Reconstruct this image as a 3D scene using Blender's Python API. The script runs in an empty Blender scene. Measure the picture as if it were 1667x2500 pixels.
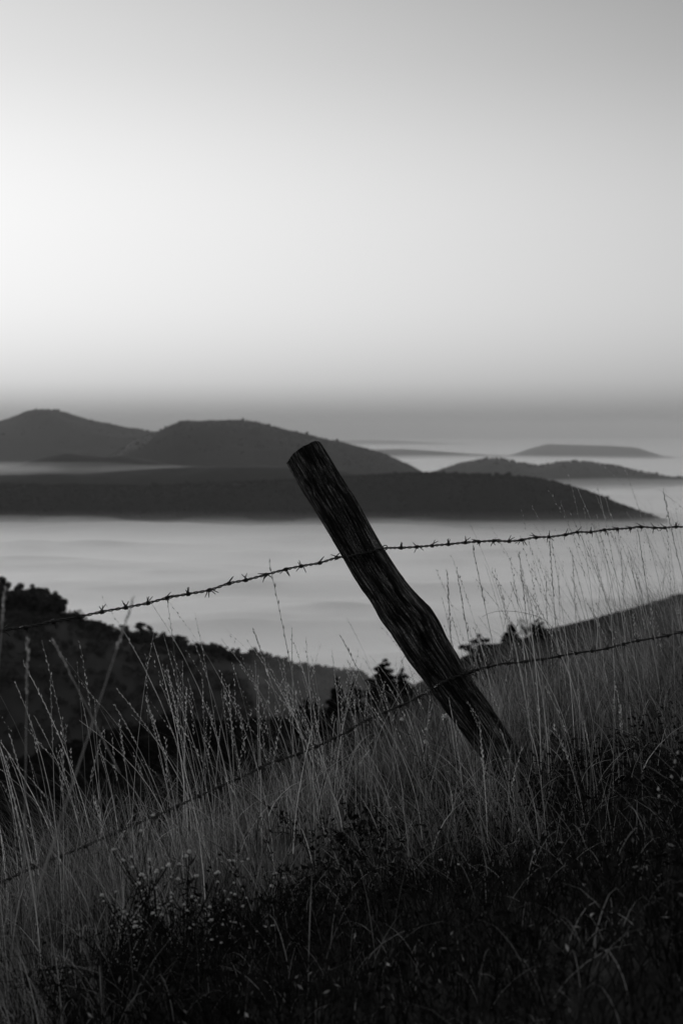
import bpy, math, random
import numpy as np
from mathutils import Vector, Matrix

rng = np.random.default_rng(7)
random.seed(7)
scene = bpy.context.scene
col = scene.collection
F = 3472.2          # focal length in photograph pixels (50 mm on a 36 mm high frame)
CX, HZ = 833.5, 1050.0   # column straight ahead, row of the true horizon


def P(px, py, Y):
    """point of the place seen in that direction at forward distance Y"""
    return np.array([(px - CX) / F * Y, Y, -(py - HZ) / F * Y])


# ---------------------------------------------------------------- noise
def _hash(ix, iy, iz, seed):
    n = (ix * 374761393 + iy * 668265263 + iz * 2147483647 + seed * 1274126177) & 0xFFFFFFFF
    n = ((n ^ (n >> 13)) * 1274126177) & 0xFFFFFFFF
    n = ((n ^ (n >> 16)) * 2246822519) & 0xFFFFFFFF
    return ((n ^ (n >> 15)) & 0xFFFFFF) / 16777215.0


def vnoise(x, y, z=0.0, seed=0):
    x, y, z = np.broadcast_arrays(np.asarray(x, float), np.asarray(y, float), np.asarray(z, float))
    ix, iy, iz = np.floor(x).astype(np.int64), np.floor(y).astype(np.int64), np.floor(z).astype(np.int64)
    fx, fy, fz = x - ix, y - iy, z - iz
    fx, fy, fz = [t * t * t * (t * (t * 6 - 15) + 10) for t in (fx, fy, fz)]
    r = 0
    for dx in (0, 1):
        for dy in (0, 1):
            for dz in (0, 1):
                w = (fx if dx else 1 - fx) * (fy if dy else 1 - fy) * (fz if dz else 1 - fz)
                r = r + w * _hash(ix + dx, iy + dy, iz + dz, seed)
    return r * 2 - 1


def fbm(x, y, z=0.0, seed=0, octaves=4, gain=0.5):
    a, s, r = 1.0, 1.0, 0.0
    for o in range(octaves):
        r = r + a * vnoise(np.asarray(x) * s, np.asarray(y) * s, np.asarray(z) * s, seed + o * 17)
        a *= gain
        s *= 2.03
    return r


# ---------------------------------------------------------------- objects
def mesh_np(V, faces, smooth=False, uv=None):
    """faces: list of int arrays (n,3) or (n,4)"""
    me = bpy.data.meshes.new('m')
    V = np.asarray(V, np.float32)
    me.vertices.add(len(V))
    me.vertices.foreach_set('co', V.ravel())
    faces = [np.asarray(f, np.int32) for f in faces if len(f)]
    loops = np.concatenate([f.ravel() for f in faces])
    counts = np.concatenate([np.full(len(f), f.shape[1], np.int32) for f in faces])
    starts = np.concatenate([[0], np.cumsum(counts)[:-1]]).astype(np.int32)
    me.loops.add(len(loops))
    me.loops.foreach_set('vertex_index', loops)
    me.polygons.add(len(counts))
    me.polygons.foreach_set('loop_start', starts)
    me.polygons.foreach_set('loop_total', counts)
    me.polygons.foreach_set('use_smooth', np.full(len(counts), bool(smooth)))
    if uv is not None:
        lay = me.uv_layers.new(name='UVMap')
        lay.data.foreach_set('uv', np.asarray(uv, np.float32)[loops].ravel())
    me.update(calc_edges=True)
    me.validate()
    return me


def link(name, me, mat=None, parent=None):
    o = bpy.data.objects.new(name, me)
    col.objects.link(o)
    if me is not None and mat is not None and not me.materials:
        me.materials.append(mat)
    if parent is not None:
        o.parent = parent
    me and setattr(me, 'name', name)
    return o


def tag(o, label=None, cat=None, group=None, kind=None):
    if label: o['label'] = label
    if cat: o['category'] = cat
    if group: o['group'] = group
    if kind: o['kind'] = kind
    return o


def empty(name, loc, label=None, cat=None, group=None):
    o = bpy.data.objects.new(name, None)
    col.objects.link(o)
    o.location = loc
    o.empty_display_size = 0.1
    return tag(o, label, cat, group)


def dup(root, loc, rotz=0.0, scale=1.0, label=None):
    r = root.copy()
    col.objects.link(r)
    r.location, r.rotation_euler, r.scale = loc, (0, 0, rotz), (scale,) * 3 if np.isscalar(scale) else scale
    if label: r['label'] = label
    for ch in list(root.children):
        c = ch.copy()
        col.objects.link(c)
        c.parent = r
        for g in ch.children:
            d = g.copy()
            col.objects.link(d)
            d.parent = c
    return r


def tube(path, radii, n=8, cap=True):
    """tapered tube along a path -> V, quads"""
    path = np.asarray(path, float)
    m = len(path)
    radii = np.broadcast_to(np.asarray(radii, float), (m,))
    T = np.gradient(path, axis=0)
    T /= np.linalg.norm(T, axis=1, keepdims=True) + 1e-12
    ref = np.array([0, 0, 1.0]) if abs(T[0][2]) < 0.9 else np.array([0, 1.0, 0])
    N = ref - T * (T @ ref)[:, None]
    N /= np.linalg.norm(N, axis=1, keepdims=True) + 1e-12
    B = np.cross(T, N)
    a = np.linspace(0, 2 * np.pi, n, endpoint=False)
    V = path[:, None, :] + radii[:, None, None] * (np.cos(a)[None, :, None] * N[:, None, :] + np.sin(a)[None, :, None] * B[:, None, :])
    V = V.reshape(-1, 3)
    i = np.arange(m - 1)[:, None] * n
    j = np.arange(n)[None, :]
    Q = np.stack([i + j, i + (j + 1) % n, i + n + (j + 1) % n, i + n + j], -1).reshape(-1, 4)
    if cap:
        c0, c1 = len(V), len(V) + 1
        V = np.vstack([V, path[0], path[-1]])
        jj = np.arange(n)
        T0 = np.stack([np.full(n, c0), (jj + 1) % n, jj], -1)
        b = (m - 1) * n
        T1 = np.stack([np.full(n, c1), b + jj, b + (jj + 1) % n], -1)
        return V, Q, np.vstack([T0, T1])
    return V, Q, np.zeros((0, 3), int)


class MB:
    def __init__(s):
        s.V, s.Q, s.T, s.n = [], [], [], 0

    def add(s, V, Q=None, T=None):
        s.V.append(np.asarray(V, float).reshape(-1, 3))
        if Q is not None and len(Q): s.Q.append(np.asarray(Q) + s.n)
        if T is not None and len(T): s.T.append(np.asarray(T) + s.n)
        s.n += len(s.V[-1])

    def mesh(s, smooth=False):
        return mesh_np(np.vstack(s.V), ([np.vstack(s.Q)] if s.Q else []) + ([np.vstack(s.T)] if s.T else []), smooth)


# ---------------------------------------------------------------- materials
def new_mat(name):
    m = bpy.data.materials.new(name)
    m.use_nodes = True
    nt = m.node_tree
    nt.nodes.clear()
    out = nt.nodes.new('ShaderNodeOutputMaterial')
    return m, nt, out


def nd(nt, t, **kw):
    n = nt.nodes.new(t)
    for k, v in kw.items():
        if k.startswith('i_'):
            n.inputs[k[2:].replace('_', ' ')].default_value = v
        else:
            setattr(n, k, v)
    return n


def grey(v):
    return (v, v, v, 1)


def noise_grey(nt, lo, hi, scale=5.0, detail=4.0, coords='Object', vscale=None, p0=.35, p1=.65, rough=.55):
    tc = nd(nt, 'ShaderNodeTexCoord')
    src = tc.outputs[coords]
    if vscale is not None:
        mp = nd(nt, 'ShaderNodeMapping')
        mp.inputs['Scale'].default_value = vscale
        nt.links.new(src, mp.inputs['Vector'])
        src = mp.outputs['Vector']
    nz = nd(nt, 'ShaderNodeTexNoise')
    nz.inputs['Scale'].default_value = scale
    nz.inputs['Detail'].default_value = detail
    nz.inputs['Roughness'].default_value = rough
    nt.links.new(src, nz.inputs['Vector'])
    rp = nd(nt, 'ShaderNodeValToRGB')
    rp.color_ramp.elements[0].position = p0
    rp.color_ramp.elements[0].color = grey(lo)
    rp.color_ramp.elements[1].position = p1
    rp.color_ramp.elements[1].color = grey(hi)
    nt.links.new(nz.outputs['Fac'], rp.inputs['Fac'])
    return nz, rp


def mat_simple(name, lo, hi, scale=5.0, rough=.9, spec=.2, detail=4.0, coords='Object', vscale=None, bump=0.0, p0=.35, p1=.65):
    m, nt, out = new_mat(name)
    nz, rp = noise_grey(nt, lo, hi, scale, detail, coords, vscale, p0, p1)
    b = nd(nt, 'ShaderNodeBsdfPrincipled')
    b.inputs['Roughness'].default_value = rough
    b.inputs['Specular IOR Level'].default_value = spec
    nt.links.new(rp.outputs['Color'], b.inputs['Base Color'])
    if bump:
        bp = nd(nt, 'ShaderNodeBump')
        bp.inputs['Strength'].default_value = 1.0
        bp.inputs['Distance'].default_value = bump
        nt.links.new(nz.outputs['Fac'], bp.inputs['Height'])
        nt.links.new(bp.outputs['Normal'], b.inputs['Normal'])
    nt.links.new(b.outputs[0], out.inputs['Surface'])
    return m


def mat_leaf(name, lo, hi, trans=.35, scale=3.0, vary=.5):
    """thin plant matter: diffuse plus light coming through"""
    m, nt, out = new_mat(name)
    nz, rp0 = noise_grey(nt, lo, hi, scale, 3.0)
    geo = nd(nt, 'ShaderNodeNewGeometry')     # every blade has a tone of its own
    mr = nd(nt, 'ShaderNodeMapRange')
    mr.inputs['To Min'].default_value, mr.inputs['To Max'].default_value = 1 - vary, 1 + vary
    nt.links.new(geo.outputs['Random Per Island'], mr.inputs['Value'])
    rp = nd(nt, 'ShaderNodeMixRGB', blend_type='MULTIPLY'); rp.inputs[0].default_value = 1
    nt.links.new(rp0.outputs['Color'], rp.inputs[1]); nt.links.new(mr.outputs[0], rp.inputs[2])
    d = nd(nt, 'ShaderNodeBsdfDiffuse')
    t = nd(nt, 'ShaderNodeBsdfTranslucent')
    mx = nd(nt, 'ShaderNodeMixShader')
    mx.inputs['Fac'].default_value = trans
    nt.links.new(rp.outputs['Color'], d.inputs['Color'])
    nt.links.new(rp.outputs['Color'], t.inputs['Color'])
    nt.links.new(d.outputs[0], mx.inputs[1])
    nt.links.new(t.outputs[0], mx.inputs[2])
    nt.links.new(mx.outputs[0], out.inputs['Surface'])
    return m


def mat_volume(name, density, color=1.0, aniso=0.0):
    m, nt, out = new_mat(name)
    v = nd(nt, 'ShaderNodeVolumePrincipled')
    v.inputs['Color'].default_value = grey(color)
    v.inputs['Density'].default_value = density
    v.inputs['Anisotropy'].default_value = aniso
    nt.links.new(v.outputs[0], out.inputs['Volume'])
    return m


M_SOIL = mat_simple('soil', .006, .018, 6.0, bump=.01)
M_HILL = mat_simple('dark wooded slope', .034, .066, .012, detail=8)
M_NEARHILL = mat_simple('rough pasture slope', .012, .036, .16, detail=10)
M_FARHILL = mat_simple('wooded ridge', .010, .020, .004, detail=6)
M_FARWOOD = mat_simple('far woods', .008, .018, .02, detail=3)
M_FOREST = mat_leaf('dark foliage', .055, .115, .15, .1)
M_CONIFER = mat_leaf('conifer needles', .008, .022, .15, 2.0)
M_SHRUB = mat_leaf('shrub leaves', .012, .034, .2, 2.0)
M_BARK = mat_simple('bark', .02, .06, 8.0, vscale=(4, 4, .6))
M_STRAW = mat_leaf('dry straw', .34, .58, .45, 9.0, .6)
M_STRAWHEAD = mat_leaf('dry seed heads', .42, .66, .45, 14.0, .5)
M_THATCH = mat_leaf('dry grass blades', .07, .28, .42, 2.5, .9)
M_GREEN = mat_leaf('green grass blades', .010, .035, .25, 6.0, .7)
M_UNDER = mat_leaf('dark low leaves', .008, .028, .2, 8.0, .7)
M_WEED = mat_leaf('dark dry weed', .012, .03, .1, 8.0)
M_FLOWER = mat_leaf('pale flower fluff', .6, .85, .4, 30.0, .35)
M_WIRE = mat_simple('rusted steel wire', .015, .05, 120.0, rough=.65, spec=.4)
M_FOG = mat_simple('fog top', .94, .98, .002)


def mat_wood():
    m, nt, out = new_mat('weathered wood')
    tc = nd(nt, 'ShaderNodeTexCoord')

    def nz(scale, detail=6.0, rough=.6, dist=0.0):
        mp = nd(nt, 'ShaderNodeMapping')
        mp.inputs['Scale'].default_value = scale
        nt.links.new(tc.outputs['UV'], mp.inputs['Vector'])
        n = nd(nt, 'ShaderNodeTexNoise')
        n.inputs['Scale'].default_value = 1.0
        n.inputs['Detail'].default_value = detail
        n.inputs['Roughness'].default_value = rough
        n.inputs['Distortion'].default_value = dist
        nt.links.new(mp.outputs['Vector'], n.inputs['Vector'])
        return n.outputs['Fac']

    def ramp(src, stops):
        r = nd(nt, 'ShaderNodeValToRGB')
        e = r.color_ramp.elements
        while len(e) < len(stops): e.new(.5)
        for el, (p, v) in zip(e, stops):
            el.position, el.color = p, grey(v)
        nt.links.new(src, r.inputs['Fac'])
        return r.outputs['Color']
    grain = ramp(nz((150, 8, 1), 9, .7, .1), [(.38, .008), (.5, .06), (.62, .32)])
    stain = ramp(nz((22, 5, 1), 7, .7, .5), [(.43, .12), (.56, 1.15)])
    lines = ramp(nz((58, 1.9, 1), 5, .6, .1), [(.452, 1.0), (.478, .08), (.49, .08), (.515, 1.0)])
    speck = ramp(nz((330, 150, 1), 4, .7), [(.42, .35), (.62, 1.7)])
    mu = nd(nt, 'ShaderNodeMixRGB', blend_type='MULTIPLY'); mu.inputs[0].default_value = 1
    nt.links.new(grain, mu.inputs[1]); nt.links.new(stain, mu.inputs[2])
    m2 = nd(nt, 'ShaderNodeMixRGB', blend_type='MULTIPLY'); m2.inputs[0].default_value = 1
    nt.links.new(mu.outputs[0], m2.inputs[1]); nt.links.new(speck, m2.inputs[2])
    m3 = nd(nt, 'ShaderNodeMixRGB', blend_type='MULTIPLY'); m3.inputs[0].default_value = .9
    nt.links.new(m2.outputs[0], m3.inputs[1]); nt.links.new(lines, m3.inputs[2])
    b = nd(nt, 'ShaderNodeBsdfPrincipled')
    b.inputs['Roughness'].default_value = .85
    b.inputs['Specular IOR Level'].default_value = .2
    nt.links.new(m3.outputs[0], b.inputs['Base Color'])
    bp = nd(nt, 'ShaderNodeBump')
    bp.inputs['Strength'].default_value = .9
    bp.inputs['Distance'].default_value = .004
    nt.links.new(nz((170, 16, 1), 8, .7, .2), bp.inputs['Height'])
    nt.links.new(bp.outputs['Normal'], b.inputs['Normal'])
    nt.links.new(b.outputs[0], out.inputs['Surface'])
    return m


M_WOOD = mat_wood()

# ---------------------------------------------------------------- the ground
def crest_y(X):
    return np.clip(5.6 + 1.5 * X, 3.5, 9.5)


def zg(X, Y):
    X, Y = np.asarray(X, float), np.asarray(Y, float)
    xx = np.clip(X, -3.5, 6) + .04 * (X - np.clip(X, -3.5, 6))
    z = -1.3 + .2 * (xx - .65) - .11 * (np.clip(Y, -7, 12) - 5.1)
    d = np.maximum(Y - crest_y(X), 0)
    z = z - .5 * (np.sqrt(d * d + 1.4 ** 2) - 1.4)
    near = np.clip(1 - (np.hypot(X, Y) - 8) / 30, 0, 1)
    z = z + near * (.05 * fbm(X * .9, Y * .9, seed=3, octaves=4))
    return np.maximum(z, -640)


def build_ground():
    r = np.concatenate([np.linspace(.25, 14, 150), np.geomspace(14.3, 70000, 110)])
    a = np.concatenate([np.linspace(-34, 34, 220), np.linspace(36, 324, 90)]) * np.pi / 180
    R, A = np.meshgrid(r, a, indexing='ij')
    X, Y = R * np.sin(A), R * np.cos(A)
    V = np.stack([X, Y, zg(X, Y)], -1).reshape(-1, 3)
    n, k = len(r), len(a)
    i = np.arange(n - 1)[:, None] * k
    j = np.arange(k)[None, :]
    Q = np.stack([i + j, i + k + j, i + k + (j + 1) % k, i + (j + 1) % k], -1).reshape(-1, 4)
    c = len(V)
    V = np.vstack([V, [0, 0, float(zg(0, 0))]])
    jj = np.arange(k)
    T = np.stack([np.full(k, c), jj, (jj + 1) % k], -1)
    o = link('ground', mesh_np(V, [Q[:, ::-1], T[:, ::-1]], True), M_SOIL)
    tag(o, 'dark soil of the near slope below the grass', 'ground', kind='structure')


build_ground()


# ---------------------------------------------------------------- hills
class Hill:
    def __init__(s, prof, Y0, front, back, zbase, amp=0.0, wl=50.0, seed=0, fall=1.0):
        s.p = np.array(prof, float); s.Y0, s.front, s.back, s.zb = Y0, front, back, zbase
        s.amp, s.wl, s.seed = amp, wl, seed

    def crest(s, X):
        px = X * F / s.Y0 + CX
        py = np.interp(px, s.p[:, 0], s.p[:, 1])
        return -(py - HZ) / F * s.Y0

    def z(s, X, Y):
        v = np.where(Y < s.Y0, (s.Y0 - Y) / s.front, (Y - s.Y0) / s.back)
        v = np.clip(v, 0, 1)
        f = np.cos(v * np.pi / 2) ** 1.2
        zc = s.crest(X)
        z = s.zb + (zc - s.zb) * f
        n = s.amp * fbm(X / s.wl, Y / s.wl, seed=s.seed, octaves=5)
        return z + n * np.clip(v * 6, 0, 1)

    def build(s, name, mat, label, cat='hill', nx=260, ny=60):
        px = np.linspace(s.p[0, 0], s.p[-1, 0], nx)
        x = (px - CX) / F * s.Y0
        t = np.linspace(0, 1, ny)
        y = np.concatenate([s.Y0 - s.front * t[::-1] ** 1.6, s.Y0 + s.back * t[1:] ** 1.6])
        X, Y = np.meshgrid(x, y, indexing='ij')
        V = np.stack([X, Y, s.z(X, Y)], -1).reshape(-1, 3)
        k = len(y)
        i = np.arange(nx - 1)[:, None] * k
        j = np.arange(k - 1)[None, :]
        Q = np.stack([i + j, i + k + j, i + k + j + 1, i + j + 1], -1).reshape(-1, 4)
        o = link(name, mesh_np(V, [Q], True), mat)
        return tag(o, label, cat, kind='structure')


ICO = None
def ico():
    global ICO
    if ICO is None:
        import bmesh
        bm = bmesh.new(); bmesh.ops.create_icosphere(bm, subdivisions=1, radius=1)
        V = np.array([v.co[:] for v in bm.verts]); T = np.array([[v.index for v in f.verts] for f in bm.faces]); bm.free()
        ICO = (V, T)
    return ICO


def canopy(hill, name, label, n, hmin, hmax, mat, crest_share=.5, depth=.5, pxr=None, tall=.03):
    """the wood that clothes a far ridge: many small crowns, one mass"""
    V0, T0 = ico()
    px0, px1 = pxr or (hill.p[0, 0], hill.p[-1, 0])
    px = rng.uniform(px0, px1, n)
    X = (px - CX) / F * hill.Y0
    v = np.where(rng.random(n) < crest_share, rng.normal(0, .015, n), rng.uniform(-depth, .05, n))
    Y = hill.Y0 + np.where(v < 0, v * hill.front, v * hill.back)
    Z = hill.z(X, Y)
    clump = .5 + .5 * vnoise(X / (hmax * 6), Y / (hmax * 6), seed=5)
    h = hmin + (hmax - hmin) * rng.random(n) ** 1.5 * (.4 + .9 * clump)
    h = np.where(rng.random(n) < tall, h * 1.7, h)
    w = h * rng.uniform(.45, .8, n)
    rot = rng.uniform(0, 6.28, n)
    jit = 1 + .25 * rng.normal(size=(n, len(V0), 1))
    VV = V0[None] * jit
    c, s_ = np.cos(rot)[:, None], np.sin(rot)[:, None]
    x = VV[..., 0] * c - VV[..., 1] * s_
    y = VV[..., 0] * s_ + VV[..., 1] * c
    VV = np.stack([x * w[:, None], y * w[:, None], VV[..., 2] * h[:, None] * .62 + h[:, None] * .35], -1)
    VV += np.stack([X, Y, Z], -1)[:, None]
    TT = (T0[None] + (np.arange(n) * len(V0))[:, None, None]).reshape(-1, 3)
    o = link(name, mesh_np(VV.reshape(-1, 3), [TT], False), mat)
    return tag(o, label, 'woods', kind='stuff')


ZF = -400.0    # level of the fog in the valleys
S1 = 1.0632
ridge2 = Hill([(-500, 1195), (-200, 1188), (0, 1184), (120, 1186), (300, 1187), (420, 1187), (560, 1180), (700, 1176), (860, 1166), (1000, 1158), (1063, 1157), (1165, 1162), (1250, 1166), (1300, 1170), (1350, 1181), (1410, 1197), (1470, 1217), (1530, 1241), (1570, 1256), (1610, 1270), (1640, 1279), (1700, 1295), (1800, 1330)], 6200, 330, 900, -520, 14, 200, 1)
ridge2.build('wooded_ridge', M_FARHILL, 'long dark flat topped wooded ridge rising out of the fog')
canopy(ridge2, 'ridge_woods', 'dark woods along the long flat topped ridge above the fog', 7500, 7, 14, M_FARWOOD, .22, .7, None, .02)

dome = Hill([(-500, 1060), (-200, 1040), (0, 1032), (50, 1022), (85, 1008), (110, 1003), (140, 1004), (170, 1012), (215, 1027), (260, 1036), (320, 1046), (365, 1053), (430, 1062), (520, 1082), (640, 1110), (800, 1160)], 11600, 1500, 1500, -560, 45, 700, 4)
dome.build('far_hill', M_FARHILL, 'hazy domed hill standing highest at the left')
canopy(dome, 'hill_woods', 'hazy woods on the domed hill at the left', 2200, 6, 15, M_FARWOOD, .6, .5, None, .012)
ridge3 = Hill([(60, 1190), (180, 1152), (250, 1126), (303, 1104), (340, 1082), (375, 1064), (406, 1050), (430, 1037), (447, 1031), (500, 1031), (560, 1028), (590, 1028), (630, 1034), (690, 1050), (760, 1066), (830, 1084), (890, 1097), (940, 1111), (985, 1132), (1010, 1145), (1040, 1160), (1120, 1190)], 9600, 1400, 1500, -560, 45, 600, 5)
ridge3.build('far_hill', M_FARHILL, 'broad flat topped hazy hill in front of the domed one')
canopy(ridge3, 'hill_woods', 'hazy woods on the broad flat topped far hill', 2600, 6, 15, M_FARWOOD, .5, .5, None, .012)

spur = Hill([(-300, 1160), (0, 1142), (60, 1128), (110, 1114), (160, 1106), (215, 1110), (260, 1116), (300, 1112), (360, 1124), (450, 1140), (560, 1155), (700, 1180)], 8300, 500, 600, -520, 12, 300, 6)
spur.build('hill_spur', M_FARHILL, 'low wooded spur at the foot of the far hills')
spur2 = Hill([(-300, 1158), (0, 1160), (110, 1158), (200, 1157), (290, 1150), (400, 1143), (520, 1138), (700, 1140), (840, 1150), (980, 1180), (1100, 1215)], 7500, 450, 500, -520, 12, 300, 7)
spur2.build('foothill', M_FARHILL, 'low hazy foothill between the ridge and the far hills')

ridge4 = Hill([(960, 1190), (1030, 1165), (1080, 1148), (1120, 1134), (1170, 1124), (1205, 1121), (1235, 1125), (1280, 1134), (1315, 1140), (1350, 1132), (1385, 1128), (1430, 1130), (1500, 1140), (1560, 1152), (1620, 1164), (1667, 1171), (1800, 1190), (1950, 1215)], 10300, 900, 1100, -560, 24, 400, 9)
ridge4.build('hazy_ridge', M_FARHILL, 'pale hazy ridge with two low humps at the right')
canopy(ridge4, 'hazy_ridge_woods', 'pale hazy woods along the two humped ridge', 700, 9, 22, M_FARWOOD, .75, .4)

mesa = Hill([(800, 1102), (900, 1098), (980, 1096), (1060, 1101), (1150, 1108), (1240, 1112), (1265, 1106), (1290, 1096), (1335, 1084), (1400, 1086), (1500, 1089), (1550, 1093), (1580, 1103), (1615, 1114), (1667, 1117), (1750, 1120), (1950, 1118), (2200, 1126)], 20000, 1400, 2300, -600, 22, 1000, 12)
mesa.build('far_mesa', M_FARHILL, 'faint flat topped hill on the horizon at the right')
faint = Hill([(500, 1085), (800, 1076), (900, 1074), (1000, 1078), (1150, 1084), (1400, 1090)], 38000, 2500, 2500, -600, 20, 1500, 13)
faint.build('faint_hill', M_FARHILL, 'faintest hill line on the horizon above the fog')

# wooded hill on the left, close enough to see its trees
left_hill = Hill([(-700, 1330), (-300, 1420), (-100, 1455), (0, 1478), (60, 1486), (130, 1497), (190, 1506), (206, 1522), (271, 1542), (320, 1552), (401, 1566), (450, 1580), (531, 1592), (575, 1606), (650, 1614), (726, 1632), (791, 1640), (850, 1647), (906, 1660), (1000, 1668), (1100, 1700), (1300, 1780), (1600, 1900)], 900, 420, 220, -470, 5, 60, 21)
left_hill.build('wooded_hill', M_HILL, 'dark wooded hillside descending from the left edge')

# nearer pasture shoulder
SH = shoulder = Hill([(-900, 1960), (-300, 1920), (0, 1888), (98, 1858), (217, 1818), (282, 1800), (412, 1786), (560, 1782), (690, 1775), (800, 1757), (880, 1735), (960, 1702), (1040, 1664), (1120, 1618), (1198, 1578), (1279, 1563), (1338, 1540), (1414, 1521), (1522, 1492), (1587, 1473), (1646, 1457), (1667, 1451), (1800, 1415), (2100, 1370), (2600, 1340)], 180, 95, 55, -110, .8, 11, 23)
shoulder.build('hillside', M_NEARHILL, 'rough pasture shoulder rising to the right beyond the fence', ny=90)


# ---------------------------------------------------------------- fog and air
def box(name, x0, x1, y0, y1, z0, z1, mat, label, cat):
    V = np.array([[x, y, z] for z in (z0, z1) for y in (y0, y1) for x in (x0, x1)], float)
    Q = np.array([[0, 2, 3, 1], [4, 5, 7, 6], [0, 1, 5, 4], [2, 6, 7, 3], [0, 4, 6, 2], [1, 3, 7, 5]])
    return tag(link(name, mesh_np(V, [Q]), mat), label, cat, kind='stuff')


def fog_sea():
    y = np.geomspace(1250, 60000, 420)
    u = np.linspace(-.55, .55, 300)
    Yg, U = np.meshgrid(y, u, indexing='ij')
    X = Yg * U
    n = fbm(X / 900, Yg / 300, seed=31, octaves=4)
    n2 = fbm(X / 260 + 40, Yg / 90, seed=37, octaves=3)
    fade = np.clip(1 - (Yg - 5000) / 14000, .12, 1)
    Z = ZF + (20 * n + 5 * n2) * fade
    V = np.stack([X, Yg, Z], -1).reshape(-1, 3)
    k = len(u)
    i = np.arange(len(y) - 1)[:, None] * k
    j = np.arange(k - 1)[None, :]
    Q = np.stack([i + j, i + j + 1, i + k + j + 1, i + k + j], -1).reshape(-1, 4)
    o = link('fog', mesh_np(V, [Q], True), M_FOG)
    tag(o, 'pale sea of fog filling the valley', 'fog', kind='stuff')


fog_sea()
box('mist', -40000, 40000, 1900, 59000, -428, -374, mat_volume('thin mist', .0019, 1, .6), 'thin mist lying on the fog at the feet of the hills', 'mist')
box('mist', -40300, 40300, 2200, 59200, -430, -338, mat_volume('thinner mist', .00022, 1, .5), 'thinner taller veil of mist over the fog', 'mist')
box('mist', -41000, 41000, 7050, 59500, -432, 240, mat_volume('valley air', 3.9e-5, .88), 'pale damp air filling the valleys behind the long ridge', 'mist')
box('haze', -52000, 52000, -9000, 60500, -645, 320, mat_volume('hazy air', 1.5e-5, .88), 'hazy air over the whole valley', 'haze')



def wisp(px, py, Y, rx, ry, rz, dens):
    V0, T0 = None, None
    import bmesh
    bm = bmesh.new(); bmesh.ops.create_icosphere(bm, subdivisions=4, radius=1)
    V = np.array([v.co[:] for v in bm.verts]); T = np.array([[v.index for v in f.verts] for f in bm.faces]); bm.free()
    V = V * (1 + .22 * fbm(V[:, 0] * 2 + px, V[:, 1] * 2 + py, V[:, 2] * 2, seed=91, octaves=3))[:, None]
    o = link('mist', mesh_np(V * [rx, ry, rz], [T]), mat_volume('mist wisp', dens, 1, .4))
    o.location = P(px, py, Y)
    tag(o, 'soft wisp of mist clinging to the lower slopes above the fog', 'mist', 'wisps of mist at the feet of the hills', 'stuff')


for a in [(890, 1672, 740, 60, 110, 22, .0006),
          (60, 1144, 8050, 900, 240, 40, .0007), (300, 1149, 7900, 700, 200, 28, .0006), (-150, 1148, 7900, 700, 200, 38, .0006),
          (40, 1282, 5750, 480, 170, 36, .0018), (200, 1276, 5800, 200, 120, 30, .0012), (330, 1290, 5700, 330, 150, 26, .0020), (520, 1280, 5800, 220, 120, 30, .0010), (620, 1290, 5700, 380, 150, 26, .0018), (860, 1286, 5750, 360, 150, 34, .0016), (1010, 1282, 5800, 200, 120, 30, .0010), (1120, 1290, 5750, 420, 160, 26, .0020), (1400, 1284, 5800, 420, 160, 24, .0020),
          (1480, 1180, 8300, 900, 300, 30, .0005), (1150, 1120, 16000, 1800, 500, 40, .0008)]:
    wisp(*a)

# ---------------------------------------------------------------- trees
def leaf_cloud(C, R, n, size, flat=1.0):
    """n small leaf faces spread through the volume of ellipsoid clumps"""
    C, R = np.asarray(C, float), np.asarray(R, float)
    w = (R.prod(axis=1)) ** (2 / 3)
    idx = rng.choice(len(C), n, p=w / w.sum())
    d = rng.normal(size=(n, 3)); d /= np.linalg.norm(d, axis=1, keepdims=True)
    r = rng.random(n) ** .45
    c = C[idx] + d * R[idx] * r[:, None]
    a = rng.normal(size=(n, 3)); a[:, 2] *= flat; a /= np.linalg.norm(a, axis=1, keepdims=True)
    b = np.cross(a, rng.normal(size=(n, 3))); b /= np.linalg.norm(b, axis=1, keepdims=True)
    s = size * rng.uniform(.5, 1.3, (n, 1))
    V = np.stack([c + a * s, c + b * s * .6, c - a * s, c - b * s * .6], 1).reshape(-1, 3)
    Q = np.arange(n * 4).reshape(n, 4)
    return V, Q


def conifer(name, h, w, label, cat, seed, ragged=.5, n=12000):
    """juniper / pine: trunk, and whorls of drooping sprays"""
    st = np.random.default_rng(seed)
    root = empty(name, (0, 0, 0), label, cat)
    V, Q, T = tube([[0, 0, -.3], [0.01 * h, 0, h * .5], [0, 0.01 * h, h * .93]], [w * .06, w * .045, .01], 7)
    link('trunk', mesh_np(V, [Q, T], True), M_BARK, root)
    C, R = [], []
    levels = 11
    for i in range(levels):
        t = i / (levels - 1)
        zc = h * (.04 + .95 * t)
        rad = w * .58 * (1 - t) ** (.42 if ragged > .5 else .7) * (1 + ragged * .4 * np.clip(st.normal(), -1, 1.3)) + .06 * w
        k = max(2, int(8 * (1 - t) + 2))
        for q in range(k):
            a = st.uniform(0, 6.28)
            rr = abs(rad) * st.uniform(.45, 1.0)
            C.append([math.cos(a) * rr * .7, math.sin(a) * rr * .7, zc + st.normal() * h * .02 - rr * .12])
            R.append([abs(rad) * .38 + .02 * w, abs(rad) * .38 + .02 * w, h * .05])
    V, Q = leaf_cloud(C, R, n, h * .031)
    link('crown', mesh_np(V, [Q]), M_CONIFER, root)
    return root


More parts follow.
